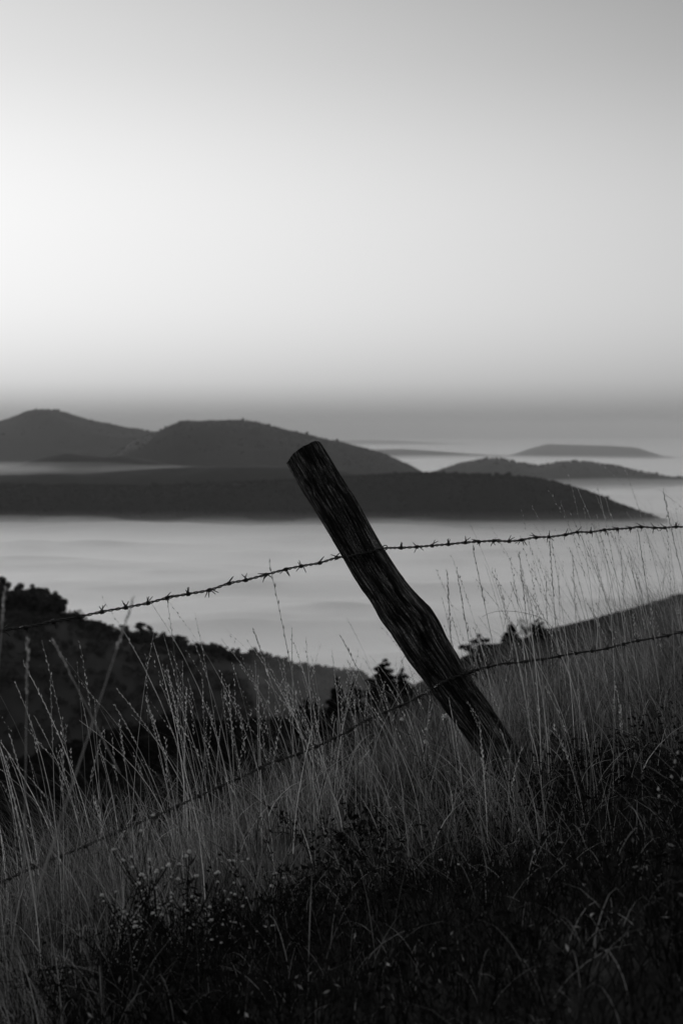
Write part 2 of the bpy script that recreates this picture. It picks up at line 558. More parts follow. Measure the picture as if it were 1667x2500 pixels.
def broadleaf(name, h, w, label, cat, seed, n=1800, mat=None, trunk=.2, group=None, leafsize=.035):
    st = np.random.default_rng(seed)
    root = empty(name, (0, 0, 0), label, cat, group)
    mb = MB()
    mb.add(*tube([[0, 0, -.06 * h], [.01 * h, 0, h * .3], [.02 * h, .01 * h, h * .6]], [w * .035, w * .026, w * .014], 7))
    C, R = [], []
    for q in range(20):
        a = q * 2.4 + st.uniform(0, .6); rr = w * .5 * math.sqrt(st.uniform(.05, .8)); zc = h * st.uniform(trunk + .16, .86)
        rr *= (1.15 - .6 * abs(zc / h - .55) / .4)
        c = [math.cos(a) * rr, math.sin(a) * rr, zc]
        C.append(c); R.append([w * st.uniform(.10, .2), w * st.uniform(.10, .2), h * st.uniform(.09, .17)])
        mb.add(*tube([[.01 * h, 0, h * st.uniform(.15, .4)], [c[0] * .6, c[1] * .6, c[2] * .8], c], [w * .014, w * .009, w * .004], 5))
    link('trunk', mb.mesh(True), M_BARK, root)
    V, Q = leaf_cloud(C, R, n, h * leafsize)
    link('crown', mesh_np(V, [Q]), mat or M_FOREST, root)
    return root


def on_hill(hill, px, v=0.0):
    """point on a hill: column px at the crest distance, v<0 down the near face, as a fraction of it"""
    X = (px - CX) / F * hill.Y0
    Y = hill.Y0 + (v * hill.front if v < 0 else v * hill.back)
    X = X * Y / hill.Y0
    return (float(X), float(Y), float(hill.z(X, Y)))


def m_at(px, Y):    # pixels to metres at a distance
    return px / F * Y


# trees on the crest of the left hill
G = 'round trees along the crest of the wooded hill'
protos = [broadleaf('hill_tree', 11, 11, 'round dark tree in the row along the crest of the wooded hill', 'tree', 100 + i, group=G, n=5200, leafsize=.034, trunk=-.05) for i in range(3)]
Yh = left_hill.Y0
spec = [(-60, 60, 70), (-15, 62, 70), (22, 60, 64), (62, 56, 56), (98, 54, 52), (128, 48, 44), (146, 44, 36),
        (222, 14, 26), (248, 14, 26), (275, 16, 24), (302, 20, 30), (366, 18, 30), (392, 18, 34), (420, 18, 30), (443, 25, 38), (478, 14, 30), (505, 14, 30),
        (530, 20, 38), (572, 20, 32), (600, 14, 28), (622, 24, 38), (646, 20, 32), (672, 16, 28), (692, 18, 28), (715, 14, 26), (742, 16, 32), (768, 16, 32), (790, 14, 26), (815, 14, 28), (842, 12, 26), (866, 14, 26), (890, 12, 26)]
for i, (px, hp, wp) in enumerate(spec):
    o = protos[i] if i < 3 else dup(protos[i % 3], (0, 0, 0))
    x, y, z = on_hill(left_hill, px, -.004)
    hh, ww = m_at(hp, Yh) * (1.25 if px < 150 else 1.45) / 11, m_at(wp, Yh) * 1.05 / 11
    o.location = (x, y, z - .8); o.rotation_euler = (0, 0, i * 1.7); o.scale = (ww, ww, hh)
for i in range(76):
    px = -40 + i * 14.6 + rng.uniform(-6, 6) if i < 64 else -30 + (i - 64) * 14.5
    big = i >= 64
    o = dup(protos[i % 3], (0, 0, 0))
    x, y, z = on_hill(left_hill, px, -.012 - .03 * rng.random())
    k_ = m_at(rng.uniform(12, 22) if not big else rng.uniform(36, 46), Yh) / 11
    o.location = (x, y, z - .5); o.rotation_euler = (0, 0, i * 2.1); o.scale = (k_ * 1.5, k_ * 1.5, k_ * 1.4)
t = broadleaf('hill_tree', 13, 10, 'domed dark tree standing highest in the middle of the wooded hill crest', 'tree', 140, n=5200, leafsize=.034, trunk=-.05)
t.location = on_hill(left_hill, 347, -.004); t.scale = (m_at(44, Yh) / 10,) * 2 + (m_at(40, Yh) / 13,)

# scrub that covers the face of the left hill
def scrub():
    n = 1500
    px = rng.uniform(-150, 950, n); v = -rng.random(n) ** 1.3 * .5 - .001
    X = (px - CX) / F * Yh; Y = Yh + v * left_hill.front; Z = left_hill.z(X, Y)
    VV, QQ = [], []
    for i in range(n):
        s = rng.uniform(1.6, 5.0)
        C = [[X[i] + rng.normal() * s * .5, Y[i] + rng.normal() * s * .5, Z[i] + s * rng.uniform(.2, .8)] for _ in range(4)]
        V, Q = leaf_cloud(C, [[s * .5, s * .5, s * .45]] * 4, 200, s * .12)
        QQ.append(Q + sum(len(v_) for v_ in VV)); VV.append(V)
    o = link('hill_woods', mesh_np(np.vstack(VV), [np.vstack(QQ)]), M_FOREST)
    tag(o, 'dark scrub and woods on the face of the left hillside', 'woods', kind='stuff')


scrub()

Ys = shoulder.Y0


def plant_at(o, px, pytop, pybase, wpx, h0, w0, Y=None):
    """stand a plant on the shoulder so that its foot is at pybase"""
    best = None
    for v in np.linspace(.02, -.75, 150):
        Yv = Ys + v * (shoulder.front if v < 0 else shoulder.back)
        X = (px - CX) / F * Yv
        z = float(shoulder.z(X, Yv))
        py = HZ - z / Yv * F
        e = abs(py - pybase)
        if best is None or e < best[0] - .3: best = (e, X, Yv, z)
    _, X, Yv, z = best
    hh = (pybase - pytop) / F * Yv
    if best[0] > 4:
        # keep the top where it is seen
        hh = -(pytop - HZ) / F * Yv - z
    o.location = (X, Yv, z - .05)
    s = wpx / F * Yv / w0
    o.scale = (s, s, max(hh, .3) / h0)


pines = [
    (939, 1612, 1712, 86, 'broad dark pine just left of the leaning post, with a ragged top', .9),
    (983, 1630, 1704, 44, 'small dark pine half hidden behind the left edge of the post', .6),
    (867, 1664, 1732, 46, 'short stubby conifer left of the broad ragged pine', .55),
    (821, 1654, 1722, 46, 'small rounded conifer standing leftmost of the group beyond the fence', .55),
    (1168, 1554, 1668, 112, 'large bushy dark pine directly right of the post', .9),
    (1247, 1520, 1569, 46, 'conical conifer on the skyline of the pasture, left of a pair', .3),
    (1314, 1510, 1560, 50, 'rounder conifer on the skyline of the pasture, right of a pair', .5),
    (957, 1728, 1792, 62, 'low dark juniper on the slope below the broad ragged pine', .8),
    (752, 1702, 1790, 84, 'wide dark juniper behind the grass left of the post', .9),
    (1345, 1606, 1684, 84, 'dark juniper alone on the pasture face right of the post', .7),
]
for i, (px, a, b, w, lab, rg) in enumerate(pines):
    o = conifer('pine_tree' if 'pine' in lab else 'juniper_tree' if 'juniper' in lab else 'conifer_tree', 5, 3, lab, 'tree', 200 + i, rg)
    plant_at(o, px, a, b, w, 5, 3); o.rotation_euler = (0, 0, i)
bare = broadleaf('thin_tree', 4, 3, 'thin airy small tree between the pair of skyline conifers', 'tree', 260, n=420, leafsize=.03, mat=M_SHRUB)
plant_at(bare, 1282, 1506, 1564, 52, 4, 3)

bushes = [(1216, 1584, 1650, 62, 'dark bush close against the right side of the large bushy pine'),
          (1655, 1448, 1472, 54, 'flat dark bush on the pasture skyline at the right edge'),
          (1508, 1540, 1590, 56, 'small dark bush on the pasture face below the skyline'),
          (1592, 1496, 1560, 70, 'dark bush behind the tall grass near the right edge'),
          (434, 1740, 1800, 110, 'wide dark bush on the brow beyond the grass at the left'),
          (300, 1775, 1850, 120, 'broad dark bush below the track at the left'),
          (120, 1860, 1990, 170, 'large black bush behind the grass at the far left'),
          (330, 1900, 2010, 150, 'black bush behind the grass left of the middle'),
          (560, 1790, 1860, 110, 'dark bush on the slope under the lower wire'),
          (660, 1800, 1880, 90, 'dark bush on the slope left of the wide juniper'),
          (225, 1985, 2090, 170, 'lowest black bush down the slope at the left'),
          (40, 1990, 2110, 150, 'black bush lowest in the left corner of the slope'),
          (480, 1890, 1985, 130, 'dark bush in the hollow between two black bushes'),
          (870, 1790, 1850, 90, 'dark bush below the short conifers'),
          (1275, 1590, 1640, 60, 'rounded dark bush on the pasture between the large pine and the lone juniper'),
          (1430, 1560, 1615, 64, 'rounded dark bush on the pasture face right of the lone juniper')]
for i, (px, a, b, w, lab) in enumerate(bushes):
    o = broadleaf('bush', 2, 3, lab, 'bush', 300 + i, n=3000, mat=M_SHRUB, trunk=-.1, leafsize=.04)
    plant_at(o, px, a, b, w, 2, 3); o.rotation_euler = (0, 0, i * 1.3)

# tussocks on the pasture shoulder so that its face is not bare
def pasture():
    n = 26000
    px = rng.uniform(-150, 1800, n); v = -rng.random(n) ** 1.3 * .55
    Y = Ys + v * shoulder.front; X = (px - CX) / F * Y; Z = shoulder.z(X, Y)
    h = rng.uniform(.15, .55, n); w = rng.uniform(.05, .14, n); a = rng.uniform(0, 6.28, n)
    c = np.stack([X, Y, Z], -1)
    d = np.stack([np.cos(a), np.sin(a), 0 * a], -1) * w[:, None]
    tip = c + np.stack([rng.normal(0, .12, n), rng.normal(0, .12, n), h], -1)
    V = np.stack([c - d, c + d, tip], 1).reshape(-1, 3)
    o = link('pasture_grass', mesh_np(V, [np.arange(3 * n).reshape(n, 3)]), M_GRASSFAR)
    tag(o, 'rough pale grass on the pasture shoulder beyond the fence', 'grass', kind='stuff')


def heath():
    n = 2600
    px = rng.uniform(-200, 1000, n); v = rng.uniform(-.6, .12, n)
    Y = Ys + np.where(v < 0, v * shoulder.front, v * shoulder.back); X = (px - CX) / F * Y; Z = shoulder.z(X, Y)
    keep = rng.random(n) < np.clip((1000 - px) / 420, .04, 1)
    VV, QQ, m = [], [], 0
    for x, y, z in zip(X[keep], Y[keep], Z[keep]):
        s_ = rng.uniform(.5, 1.3)
        C = [[x + rng.normal() * s_ * .8, y + rng.normal() * s_ * .8, z + s_ * rng.uniform(.1, .5)] for _ in range(5)]
        V, Q = leaf_cloud(C, [[s_ * .6, s_ * .6, s_ * .35]] * 5, 170, s_ * .16)
        QQ.append(Q + m); VV.append(V); m += len(V)
    o = link('heath', mesh_np(np.vstack(VV), [np.vstack(QQ)]), M_SHRUB)
    tag(o, 'low dark heath covering the left part of the near hillside', 'heath', kind='stuff')


heath()
M_GRASSFAR = mat_leaf('pasture grass', .03, .09, .3, .35)
pasture()

# ---------------------------------------------------------------- the leaning post
LEFT = [(680, 1085), (700, 1129), (721, 1170), (743, 1209), (768, 1248), (802, 1303), (835, 1356), (857, 1397), (871, 1420), (873, 1426), (912, 1482), (937, 1531), (957, 1549), (988, 1603), (1011, 1632), (1042, 1672), (1080, 1724), (1153, 1826), (1230, 1935), (1290, 2020)]
RIGHT = [(770, 1060), (786, 1085), (823, 1147), (877, 1232), (930, 1328), (957, 1370), (1002, 1433), (1017, 1449), (1029, 1464), (1055, 1491), (1073, 1522), (1091, 1562), (1113, 1598), (1145, 1655), (1201, 1728), (1275, 1845), (1310, 1905), (1400, 2040)]
AX = np.array([.565, .825]); AX /= np.linalg.norm(AX); PE = np.array([AX[1], -AX[0]])
ORG = np.array([743., 1107.])


def sn(p):
    p = np.asarray(p, float) - ORG
    return p @ AX, p @ PE


sL, nL = sn(LEFT); sR, nR = sn(RIGHT)
_sg = np.linspace(-40, 1100, 571)
_kw = np.exp(-.5 * (np.arange(-24, 25) / 9.0) ** 2); _kw /= _kw.sum()
nL = np.convolve(np.pad(np.interp(_sg, sL, nL), 24, 'edge'), _kw, 'valid')
nR = np.convolve(np.pad(np.interp(_sg, sR, nR), 24, 'edge'), _kw, 'valid')
sL = sR = _sg
S_END = 1050.0


def post_sec(s):
    a, b = np.interp(s, sL, nL), np.interp(s, sR, nR)
    c, r = (a + b) / 2, (b - a) / 2
    px = ORG[0] + AX[0] * s + PE[0] * c
    py = ORG[1] + AX[1] * s + PE[1] * c
    Y = 5.2 - .42 * (s / 930.0)
    return px, py, Y, c, r


def build_post():
    NS, NA = 420, 220
    s = np.linspace(0, S_END, NS)
    px, py, Y, c, r = post_sec(s)
    k = np.ones(9) / 9
    axis = np.stack([(px - CX) / F * Y, Y, -(py - HZ) / F * Y], -1)
    rad = r / F * Y
    T = np.gradient(axis, axis=0); T /= np.linalg.norm(T, axis=1, keepdims=True)
    T[:] = np.mean(T, axis=0); T /= np.linalg.norm(T, axis=1, keepdims=True)
    view = axis / np.linalg.norm(axis, axis=1, keepdims=True)
    Nf = -view + T * np.sum(view * T, axis=1, keepdims=True)     # towards the viewer
    Nf[:] = Nf.mean(axis=0); Nf /= np.linalg.norm(Nf, axis=1, keepdims=True)
    Bs = np.cross(T, Nf)                                         # to one side
    if Bs[0][0] < 0: Bs = -Bs
    L = np.concatenate([[0], np.cumsum(np.linalg.norm(np.diff(axis, axis=0), axis=1))])
    phi = np.linspace(-np.pi, np.pi, NA, endpoint=False)        # 0 = facing the viewer, + to the right
    LL, PH = np.meshgrid(L, phi, indexing='ij')
    cu, cv = np.cos(PH), np.sin(PH)
    # long weathering grain: ridged noise stretched along the post
    g = fbm(cu * 9, cv * 9, LL * 2.2, seed=51, octaves=4)
    g2 = fbm(cu * 26, cv * 26, LL * 4.0, seed=52, octaves=3)
    lump = fbm(cu * 1.4, cv * 1.4, LL * 2.4, seed=53, octaves=3)
    mask = np.clip(.5 + .9 * fbm(cu * 2.2, cv * 2.2, LL * 5, seed=59, octaves=3), .1, 1.2)
    g = g * mask
    D = .0016 * g + .0012 * g2 + .001 * lump
    D -= .003 * np.clip(1 - np.abs(g) * 9, 0, 1) * np.clip(.25 + LL / .06, 0, 1)               # drying checks

    def crack(p0, p1, width, depth, bend=.05):
        (s0, n0), (s1, n1) = sn(p0), sn(p1)
        l0, l1 = np.interp(s0, s, L), np.interp(s1, s, L)

        def ph(ss, nn):
            _, _, _, cc, r_ = post_sec(ss)
            return math.asin(max(-.95, min(.95, (nn - cc) / r_)))
        f0, f1 = ph(s0, n0), ph(s1, n1)
        t = (LL - l0) / (l1 - l0)
        line = f0 + (f1 - f0) * t + .6 * bend * vnoise(LL * 11, 3.3, seed=61) + .02 * vnoise(LL * 70, 9.1, seed=62)
        prof = np.clip(np.sin(np.clip(t, 0, 1) * np.pi), 0, 1) ** .5
        return -depth * prof * np.exp(-((PH - line) / width) ** 2) + .35 * depth * prof * np.exp(-((PH - line - 2.3 * width) / (width * 1.2)) ** 2)

    for a in [((936, 1452), (1130, 1690), .075, .013), ((1000, 1530), (1090, 1680), .05, .008), ((960, 1440), (1010, 1500), .06, .008),
              ((905, 1345), (960, 1440), .06, .007), ((850, 1250), (885, 1320), .05, .005), ((770, 1090), (800, 1150), .06, .007),
              ((725, 1120), (790, 1240), .05, .005), ((745, 1102), (770, 1150), .05, .006), ((780, 1250), (840, 1345), .05, .006),
              ((1030, 1560), (1110, 1700), .07, .008), ((868, 1400), (950, 1530), .06, .006)]:
        D += crack(*a)
    # the knot
    sk, nk = sn((764, 1200)); lk = np.interp(sk, s, L); _, _, _, ck, rk = post_sec(sk); pk = math.asin((nk - ck) / rk)
    q = np.sqrt(((LL - lk) / .034) ** 2 + ((PH - pk) / .24) ** 2)
    D += -.012 * np.exp(-(q * 1.5) ** 2) + .005 * np.exp(-((q - 1.1) / .35) ** 2)
    # broken wood low down on the right flank and along the left edge
    low = np.clip((LL - .52) / .2, 0, 1)
    D += low * .003 * fbm(cu * 5, cv * 5, LL * 7, seed=55, octaves=4)
    R = rad[:, None] + D
    # the sawn end is not flat: it is a little domed and nicked
    end = .0025 * fbm(cu * 2.5, cv * 2.5, 0 * LL + 4, seed=57, octaves=3)
    V = axis[:, None, :] + R[..., None] * (np.cos(PH)[..., None] * Nf[:, None, :] + np.sin(PH)[..., None] * Bs[:, None, :])
    fall = np.clip(1 - LL / .05, 0, 1)
    V = V + T[:, None, :] * (end * fall)[..., None]
    uv = np.stack([PH * .075, LL], -1)
    V = V.reshape(-1, 3); uv = uv.reshape(-1, 2)
    i = np.arange(NS - 1)[:, None] * NA
    j = np.arange(NA)[None, :]
    Q = np.stack([i + j, i + (j + 1) % NA, i + NA + (j + 1) % NA, i + NA + j], -1).reshape(-1, 4)
    root = empty('fence_post', tuple(axis[-1]), 'thick weathered wooden fence post leaning to the left with a sawn top', 'fence post')
    base = axis[-1]
    o = link('timber', mesh_np(V - base, [Q[:, ::-1]], True, uv), M_WOOD, root)
    # sawn end, with rings of its own
    rings = 14
    top = axis[0]; rim = V[:NA]
    VV = [rim - base]; F4 = []
    for q_ in range(1, rings):
        f = 1 - q_ / rings
        ring = top + (rim - top) * f
        a_ = np.linspace(-np.pi, np.pi, NA, endpoint=False)
        ring = ring - T[0] * (.006 * (1 - f) + .0025 * vnoise(f * 9, np.cos(a_) * 2, np.sin(a_) * 2, seed=58)[:, None])
        VV.append(ring - base)
        i0 = (q_ - 1) * NA; jj = np.arange(NA)
        F4.append(np.stack([i0 + jj, i0 + (jj + 1) % NA, i0 + NA + (jj + 1) % NA, i0 + NA + jj], -1))
    cidx = rings * NA
    VV.append((top - T[0] * .006 - base)[None])
    i0 = (rings - 1) * NA; jj = np.arange(NA)
    F3 = np.stack([i0 + jj, i0 + (jj + 1) % NA, np.full(NA, cidx)], -1)
    VV = np.vstack(VV)
    uv2 = VV @ np.stack([Bs[0], Nf[0]], -1)
    link('sawn_end', mesh_np(VV, [np.vstack(F4), F3], True, uv2), M_WOOD, root)
    return root, base, axis, Nf[0], Bs[0], T[0], rad


post, PBASE, PAXIS, PNF, PBS, PT, PRAD = build_post()


# ---------------------------------------------------------------- barbed wire
def smooth_path(pts, n):
    """Catmull-Rom through the points"""
    pts = np.asarray(pts, float)
    p = np.vstack([2 * pts[0] - pts[1], pts, 2 * pts[-1] - pts[-2]])
    out = []
    for i in range(1, len(p) - 2):
        t = np.linspace(0, 1, n, endpoint=False)[:, None]
        a, b, c, d = p[i - 1], p[i], p[i + 1], p[i + 2]
        out.append(.5 * ((2 * b) + (c - a) * t + (2 * a - 5 * b + 4 * c - d) * t ** 2 + (3 * b - a - 3 * c + d) * t ** 3))
    return np.vstack(out + [pts[-1][None]])


def resample(path, step):
    L = np.concatenate([[0], np.cumsum(np.linalg.norm(np.diff(path, axis=0), axis=1))])
    s = np.arange(0, L[-1], step)
    return np.stack([np.interp(s, L, path[:, k]) for k in range(3)], -1), s


def frames(p):
    T = np.gradient(p, axis=0); T /= np.linalg.norm(T, axis=1, keepdims=True)
    Z = np.array([0, 0, 1.0])
    N = Z - T * T[:, 2:3]; N /= np.linalg.norm(N, axis=1, keepdims=True)
    return T, N, np.cross(T, N)


def barb_mesh(seed):
    """two short wires wrapped round the line wire, their four cut ends sticking out"""
    st = np.random.default_rng(seed)
    mb = MB()
    for k in range(2):
        a0 = st.uniform(0, 6.28); turns = 1.6
        t = np.linspace(0, 1, 22)
        x = (-.0035 if k == 0 else .0012) + t * .0055
        a = a0 + t * turns * 2 * np.pi
        r = .0054
        coil = np.stack([x, r * np.cos(a), r * np.sin(a)], -1)

        def endp(i, sgn):
            tan = np.array([0, -math.sin(a[i]), math.cos(a[i])]) * sgn
            rad_ = np.array([0, math.cos(a[i]), math.sin(a[i])])
            d = tan * .75 + rad_ * .55 + np.array([sgn * st.uniform(.1, .9), 0, 0]); d /= np.linalg.norm(d)
            return coil[i] + d * st.uniform(.018, .025)
        e0, e1 = endp(0, -1), endp(-1, 1)
        path = np.vstack([e0[None], coil[0] * .6 + e0 * .4, coil, coil[-1] * .6 + e1 * .4, e1[None]])
        rr = np.full(len(path), .0017); rr[0] = rr[-1] = .0010
        mb.add(*tube(path, rr, 6))
    return mb.mesh(True)


BARBS = [barb_mesh(400 + i) for i in range(6)]
for b in BARBS: b.materials.append(M_WIRE)


def barbed_wire(label, ctrl, nsub, barb_s, seed):
    path = smooth_path(ctrl, nsub)
    p, s = resample(path, .0022)
    T, N, B = frames(p)
    mid = p[np.argmin(np.abs(p[:, 0] - .15))]
    root = empty('barbed_wire', tuple(mid), label, 'barbed wire')
    ph = s / .052 * 2 * np.pi + .6 * vnoise(s * 6, 1.1, seed=seed)
    for k in range(2):
        a = ph + k * np.pi
        h = p + .0025 * (np.cos(a)[:, None] * N + np.sin(a)[:, None] * B)
        V, Q, T3 = tube(h, .0022, 6)
        link('strand', mesh_np(V - mid, [Q, T3], True), M_WIRE, root)
    st = np.random.default_rng(seed)
    for i, sb in enumerate(barb_s(p, s)):
        k = int(np.clip(np.searchsorted(s, sb), 1, len(s) - 2))
        M = Matrix([[T[k][q], N[k][q], B[k][q]] for q in range(3)]).to_4x4() @ Matrix.Rotation(st.uniform(0, 6.28), 4, 'X')
        if st.random() < .5: M = M @ Matrix.Rotation(math.pi, 4, 'Z')
        o = link('barb', BARBS[int(st.integers(6))], None, root)
        M.translation = Vector(p[k] - mid)
        o.matrix_local = M
    return root


def post_front(px, py, extra):
    s_, n_ = sn((px, py))
    _, _, Yc, c_, r_ = post_sec(s_)
    q = max(-1, min(1, (n_ - c_) / r_))
    return Yc - math.sqrt(max(0, 1 - q * q)) * r_ / F * Yc * .99 - extra


YL, YR = 5.04, 5.08


def fence_Y(px):
    x = (px - CX) / F
    if px < 880:
        x0 = (835 - CX) / F
        X0, Y0, c = x0 * YL, YL, .95
    else:
        x0 = (941 - CX) / F
        X0, Y0, c = x0 * YR, YR, 1.35
    return (X0 - c * Y0) / (x - c)


up_px = [(5, 1448), (60, 1441), (120, 1428), (180, 1417), (235, 1405), (290, 1395), (340, 1385), (385, 1373), (432, 1364), (482, 1355), (525, 1340), (565, 1332), (610, 1320), (655, 1308), (692, 1300), (733, 1293), (772, 1281),
         (920, 1258), (957, 1256), (992, 1253), (1028, 1250), (1067, 1246), (1098, 1244), (1133, 1242), (1168, 1243), (1197, 1240), (1230, 1234), (1260, 1233), (1297, 1228), (1325, 1222), (1355, 1222), (1387, 1217), (1415, 1215), (1445, 1213), (1470, 1210), (1500, 1212), (1525, 1212), (1550, 1210)]
up_px = [(a * S1, b * S1) for a, b in up_px]
ctrl = [P(-420, 1640, fence_Y(-420)), P(-200, 1590, fence_Y(-200)), P(-80, 1562, fence_Y(-80))]
for a, b in up_px:
    if a < 835: ctrl.append(P(a, b, fence_Y(a)))
for a, b in [(838, 1360), (862, 1355), (888, 1351), (912, 1345), (934, 1339)]:
    ctrl.append(P(a, b, post_front(a, b, .008)))
for a, b in up_px:
    if a > 941: ctrl.append(P(a, b, fence_Y(a)))
ctrl += [P(1690, 1286, fence_Y(1690)), P(1900, 1280, fence_Y(1900)), P(2150, 1278, fence_Y(2150)), P(2700, 1270, fence_Y(2700))]


def upper_barbs(p, s):
    px = p[:, 0] / p[:, 1] * F + CX
    out = [float(np.interp(a, px, s)) for a, b in up_px]
    out += [float(np.interp(a, px, s)) for a in (-58, -125, -190, -260, 1685, 1712, 1739, 1765)]
    return sorted(out)


barbed_wire('upper taut strand of barbed wire crossing the post above the fog', ctrl, 14, upper_barbs, 11)

lo_px = [(-300, 2275), (-100, 2200), (0, 2155), (108, 2107), (195, 2072), (244, 2050), (325, 2015), (401, 1983), (542, 1918), (600, 1893), (658, 1864), (734, 1839), (796, 1812), (841, 1790), (886, 1763), (930, 1743), (1002, 1712), (1046, 1687)]
lo_post = [(1062, 1677), (1090, 1662), (1116, 1651), (1138, 1644)]
lo_px2 = [(1168, 1634), (1225, 1621), (1268, 1617), (1333, 1608), (1409, 1594), (1468, 1586), (1544, 1567), (1619, 1554), (1667, 1543), (1800, 1520), (2100, 1475), (2700, 1400)]
ctrl2 = [P(a, b, fence_Y(a - 150) + .28) for a, b in lo_px] + [P(a, b, post_front(a, b, .008)) for a, b in lo_post] + [P(a, b, fence_Y(a - 150) + .12) for a, b in lo_px2]


def lower_barbs(p, s):
    return list(np.arange(.06, s[-1] - .05, .088))


barbed_wire('lower strand of barbed wire running through the tall grass', ctrl2, 14, lower_barbs, 12)


# staples that hold the wires to the post
def staple(px, py, tilt):
    d = P(px, py, post_front(px, py, 0)) - PBASE
    t = np.linspace(-1, 1, 25)
    th = (t + 1) / 2 * np.pi
    up = -PT * math.cos(tilt) + PBS * math.sin(tilt)
    w, out = .0095, .017
    arc = d[None] + np.cos(th)[:, None] * w * up[None] + np.sin(th)[:, None] * out * PNF[None]
    legs0 = arc[0] - PNF * .025
    legs1 = arc[-1] - PNF * .025
    V, Q, T = tube(np.vstack([legs0, arc, legs1]), .0018, 7)
    link('staple', mesh_np(V, [Q, T], True), M_WIRE, post)


staple(900, 1348, .3)
staple(1100, 1658, .2)
# the twisted tie loop that stands out on the right flank of the post
c0 = P(940, 1337, YR) - PBASE
a = np.linspace(-.6, 5.4, 40)
ring = c0[None] + .0085 * (np.cos(a)[:, None] * np.array([1.0, 0, 0]) + np.sin(a)[:, None] * np.array([0, 0, 1.0])) + np.linspace(-.004, .004, 40)[:, None] * np.array([0, 1.0, 0])
V, Q, T = tube(ring, .0017, 7)
link('tie_loop', mesh_np(V, [Q, T], True), M_WIRE, post)


# ---------------------------------------------------------------- grass
def ribbons(base, h, lean, width, nseg=5, power=1.7, curl=0.0, taper=1.0):
    """thin curved blades -> V, Q ; lean is the sideways displacement of the tip (n,2)"""
    n = len(base)
    t = np.linspace(0, 1, nseg + 1)
    z = t[None, :] * h[:, None] * (1 - curl * t[None, :] ** 3)
    xy = lean[:, None, :] * (t[None, :, None] ** power)
    C = np.concatenate([base[:, None, :2] + xy, base[:, None, 2:3] + z[..., None]], -1)
    a = rng.uniform(0, np.pi, n)
    side = np.stack([np.cos(a), np.sin(a), np.zeros(n)], -1)
    w = width[:, None] * (1 - taper * t[None, :] ** 1.5 * .9)
    A, B = C - side[:, None] * w[..., None] / 2, C + side[:, None] * w[..., None] / 2
    V = np.stack([A, B], 2).reshape(n, -1, 3)
    k = np.arange(nseg) * 2
    q = np.stack([k, k + 1, k + 3, k + 2], -1)
    Q = (q[None] + (np.arange(n) * (nseg + 1) * 2)[:, None, None]).reshape(-1, 4)
    return V.reshape(-1, 3), Q, C


def stalk_geo(base, h, lean, width, power=1.7, head=(.16, .26), nsp=12, spl=.010):
    """stems + spikelets; returns stem (V,Q), heads (V,Q)"""
    n = len(base)
    nseg = 10
    V, Q, C = ribbons(base, h, lean, width, nseg, power, 0.0, .55)
    hl = rng.uniform(*head, n)
    tt = 1 - hl[:, None] * np.linspace(0, 1, nsp)[None, :] ** .9
    tt = np.clip(tt + rng.normal(0, .004, tt.shape), 0, 1)
    f = tt * nseg
    i = np.clip(f.astype(int), 0, nseg - 1); fr = f - i
    r = np.arange(n)[:, None]
    p = C[r, i] * (1 - fr[..., None]) + C[r, i + 1] * fr[..., None]
    d = C[r, i + 1] - C[r, i]; d /= np.linalg.norm(d, axis=-1, keepdims=True)
    sgn = np.where(np.arange(nsp) % 2 == 0, 1, -1)[None, :, None]
    a = rng.uniform(0, 6.28, (n, 1)) + rng.normal(0, .5, (n, nsp))
    side = np.stack([np.cos(a), np.sin(a), 0 * a], -1) * sgn
    L = spl * rng.uniform(.7, 1.5, (n, nsp, 1))
    ax = d + side * rng.uniform(.15, .5, (n, nsp, 1)); ax /= np.linalg.norm(ax, axis=-1, keepdims=True)
    cr = np.cross(ax, rng.normal(size=(n, nsp, 3))); cr /= np.linalg.norm(cr, axis=-1, keepdims=True) + 1e-9
    cr2 = np.cross(ax, cr)
    w = L * .19
    p = p + side * .0012
    verts = []
    for c_ in (cr, cr2):
        verts.append(np.stack([p, p + ax * L * .45 + c_ * w, p + ax * L * 1.15, p + ax * L * .45 - c_ * w], 2))
    HV = np.stack(verts, 2).reshape(-1, 3)
    HQ = np.arange(len(HV)).reshape(-1, 4)
    return (V, Q), (HV, HQ)


def to_px(X, Y, Z):
    return X / Y * F + CX, HZ - Z / Y * F


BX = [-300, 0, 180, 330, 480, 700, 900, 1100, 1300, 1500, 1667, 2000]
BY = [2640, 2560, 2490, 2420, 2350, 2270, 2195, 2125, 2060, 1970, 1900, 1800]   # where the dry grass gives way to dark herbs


def scatter(n, y0, y1, xm=.62):
    """random ground points, even per square metre inside the view wedge"""
    Y = np.sqrt(rng.uniform(y0 ** 2, y1 ** 2, n))
    X = Y * rng.uniform(-xm, xm, n) * (1 + .25 * np.clip(3.2 - Y, 0, 1.5))
    Z = zg(X, Y)
    px, py = to_px(X, Y, Z)
    return X, Y, Z, px, py


def wind(n, h, mean=-.16, sd=.10, X=None):
    lx = h * (mean + sd * rng.normal(size=n))
    ly = h * (.12 * rng.normal(size=n))
    return np.stack([lx, ly], -1)


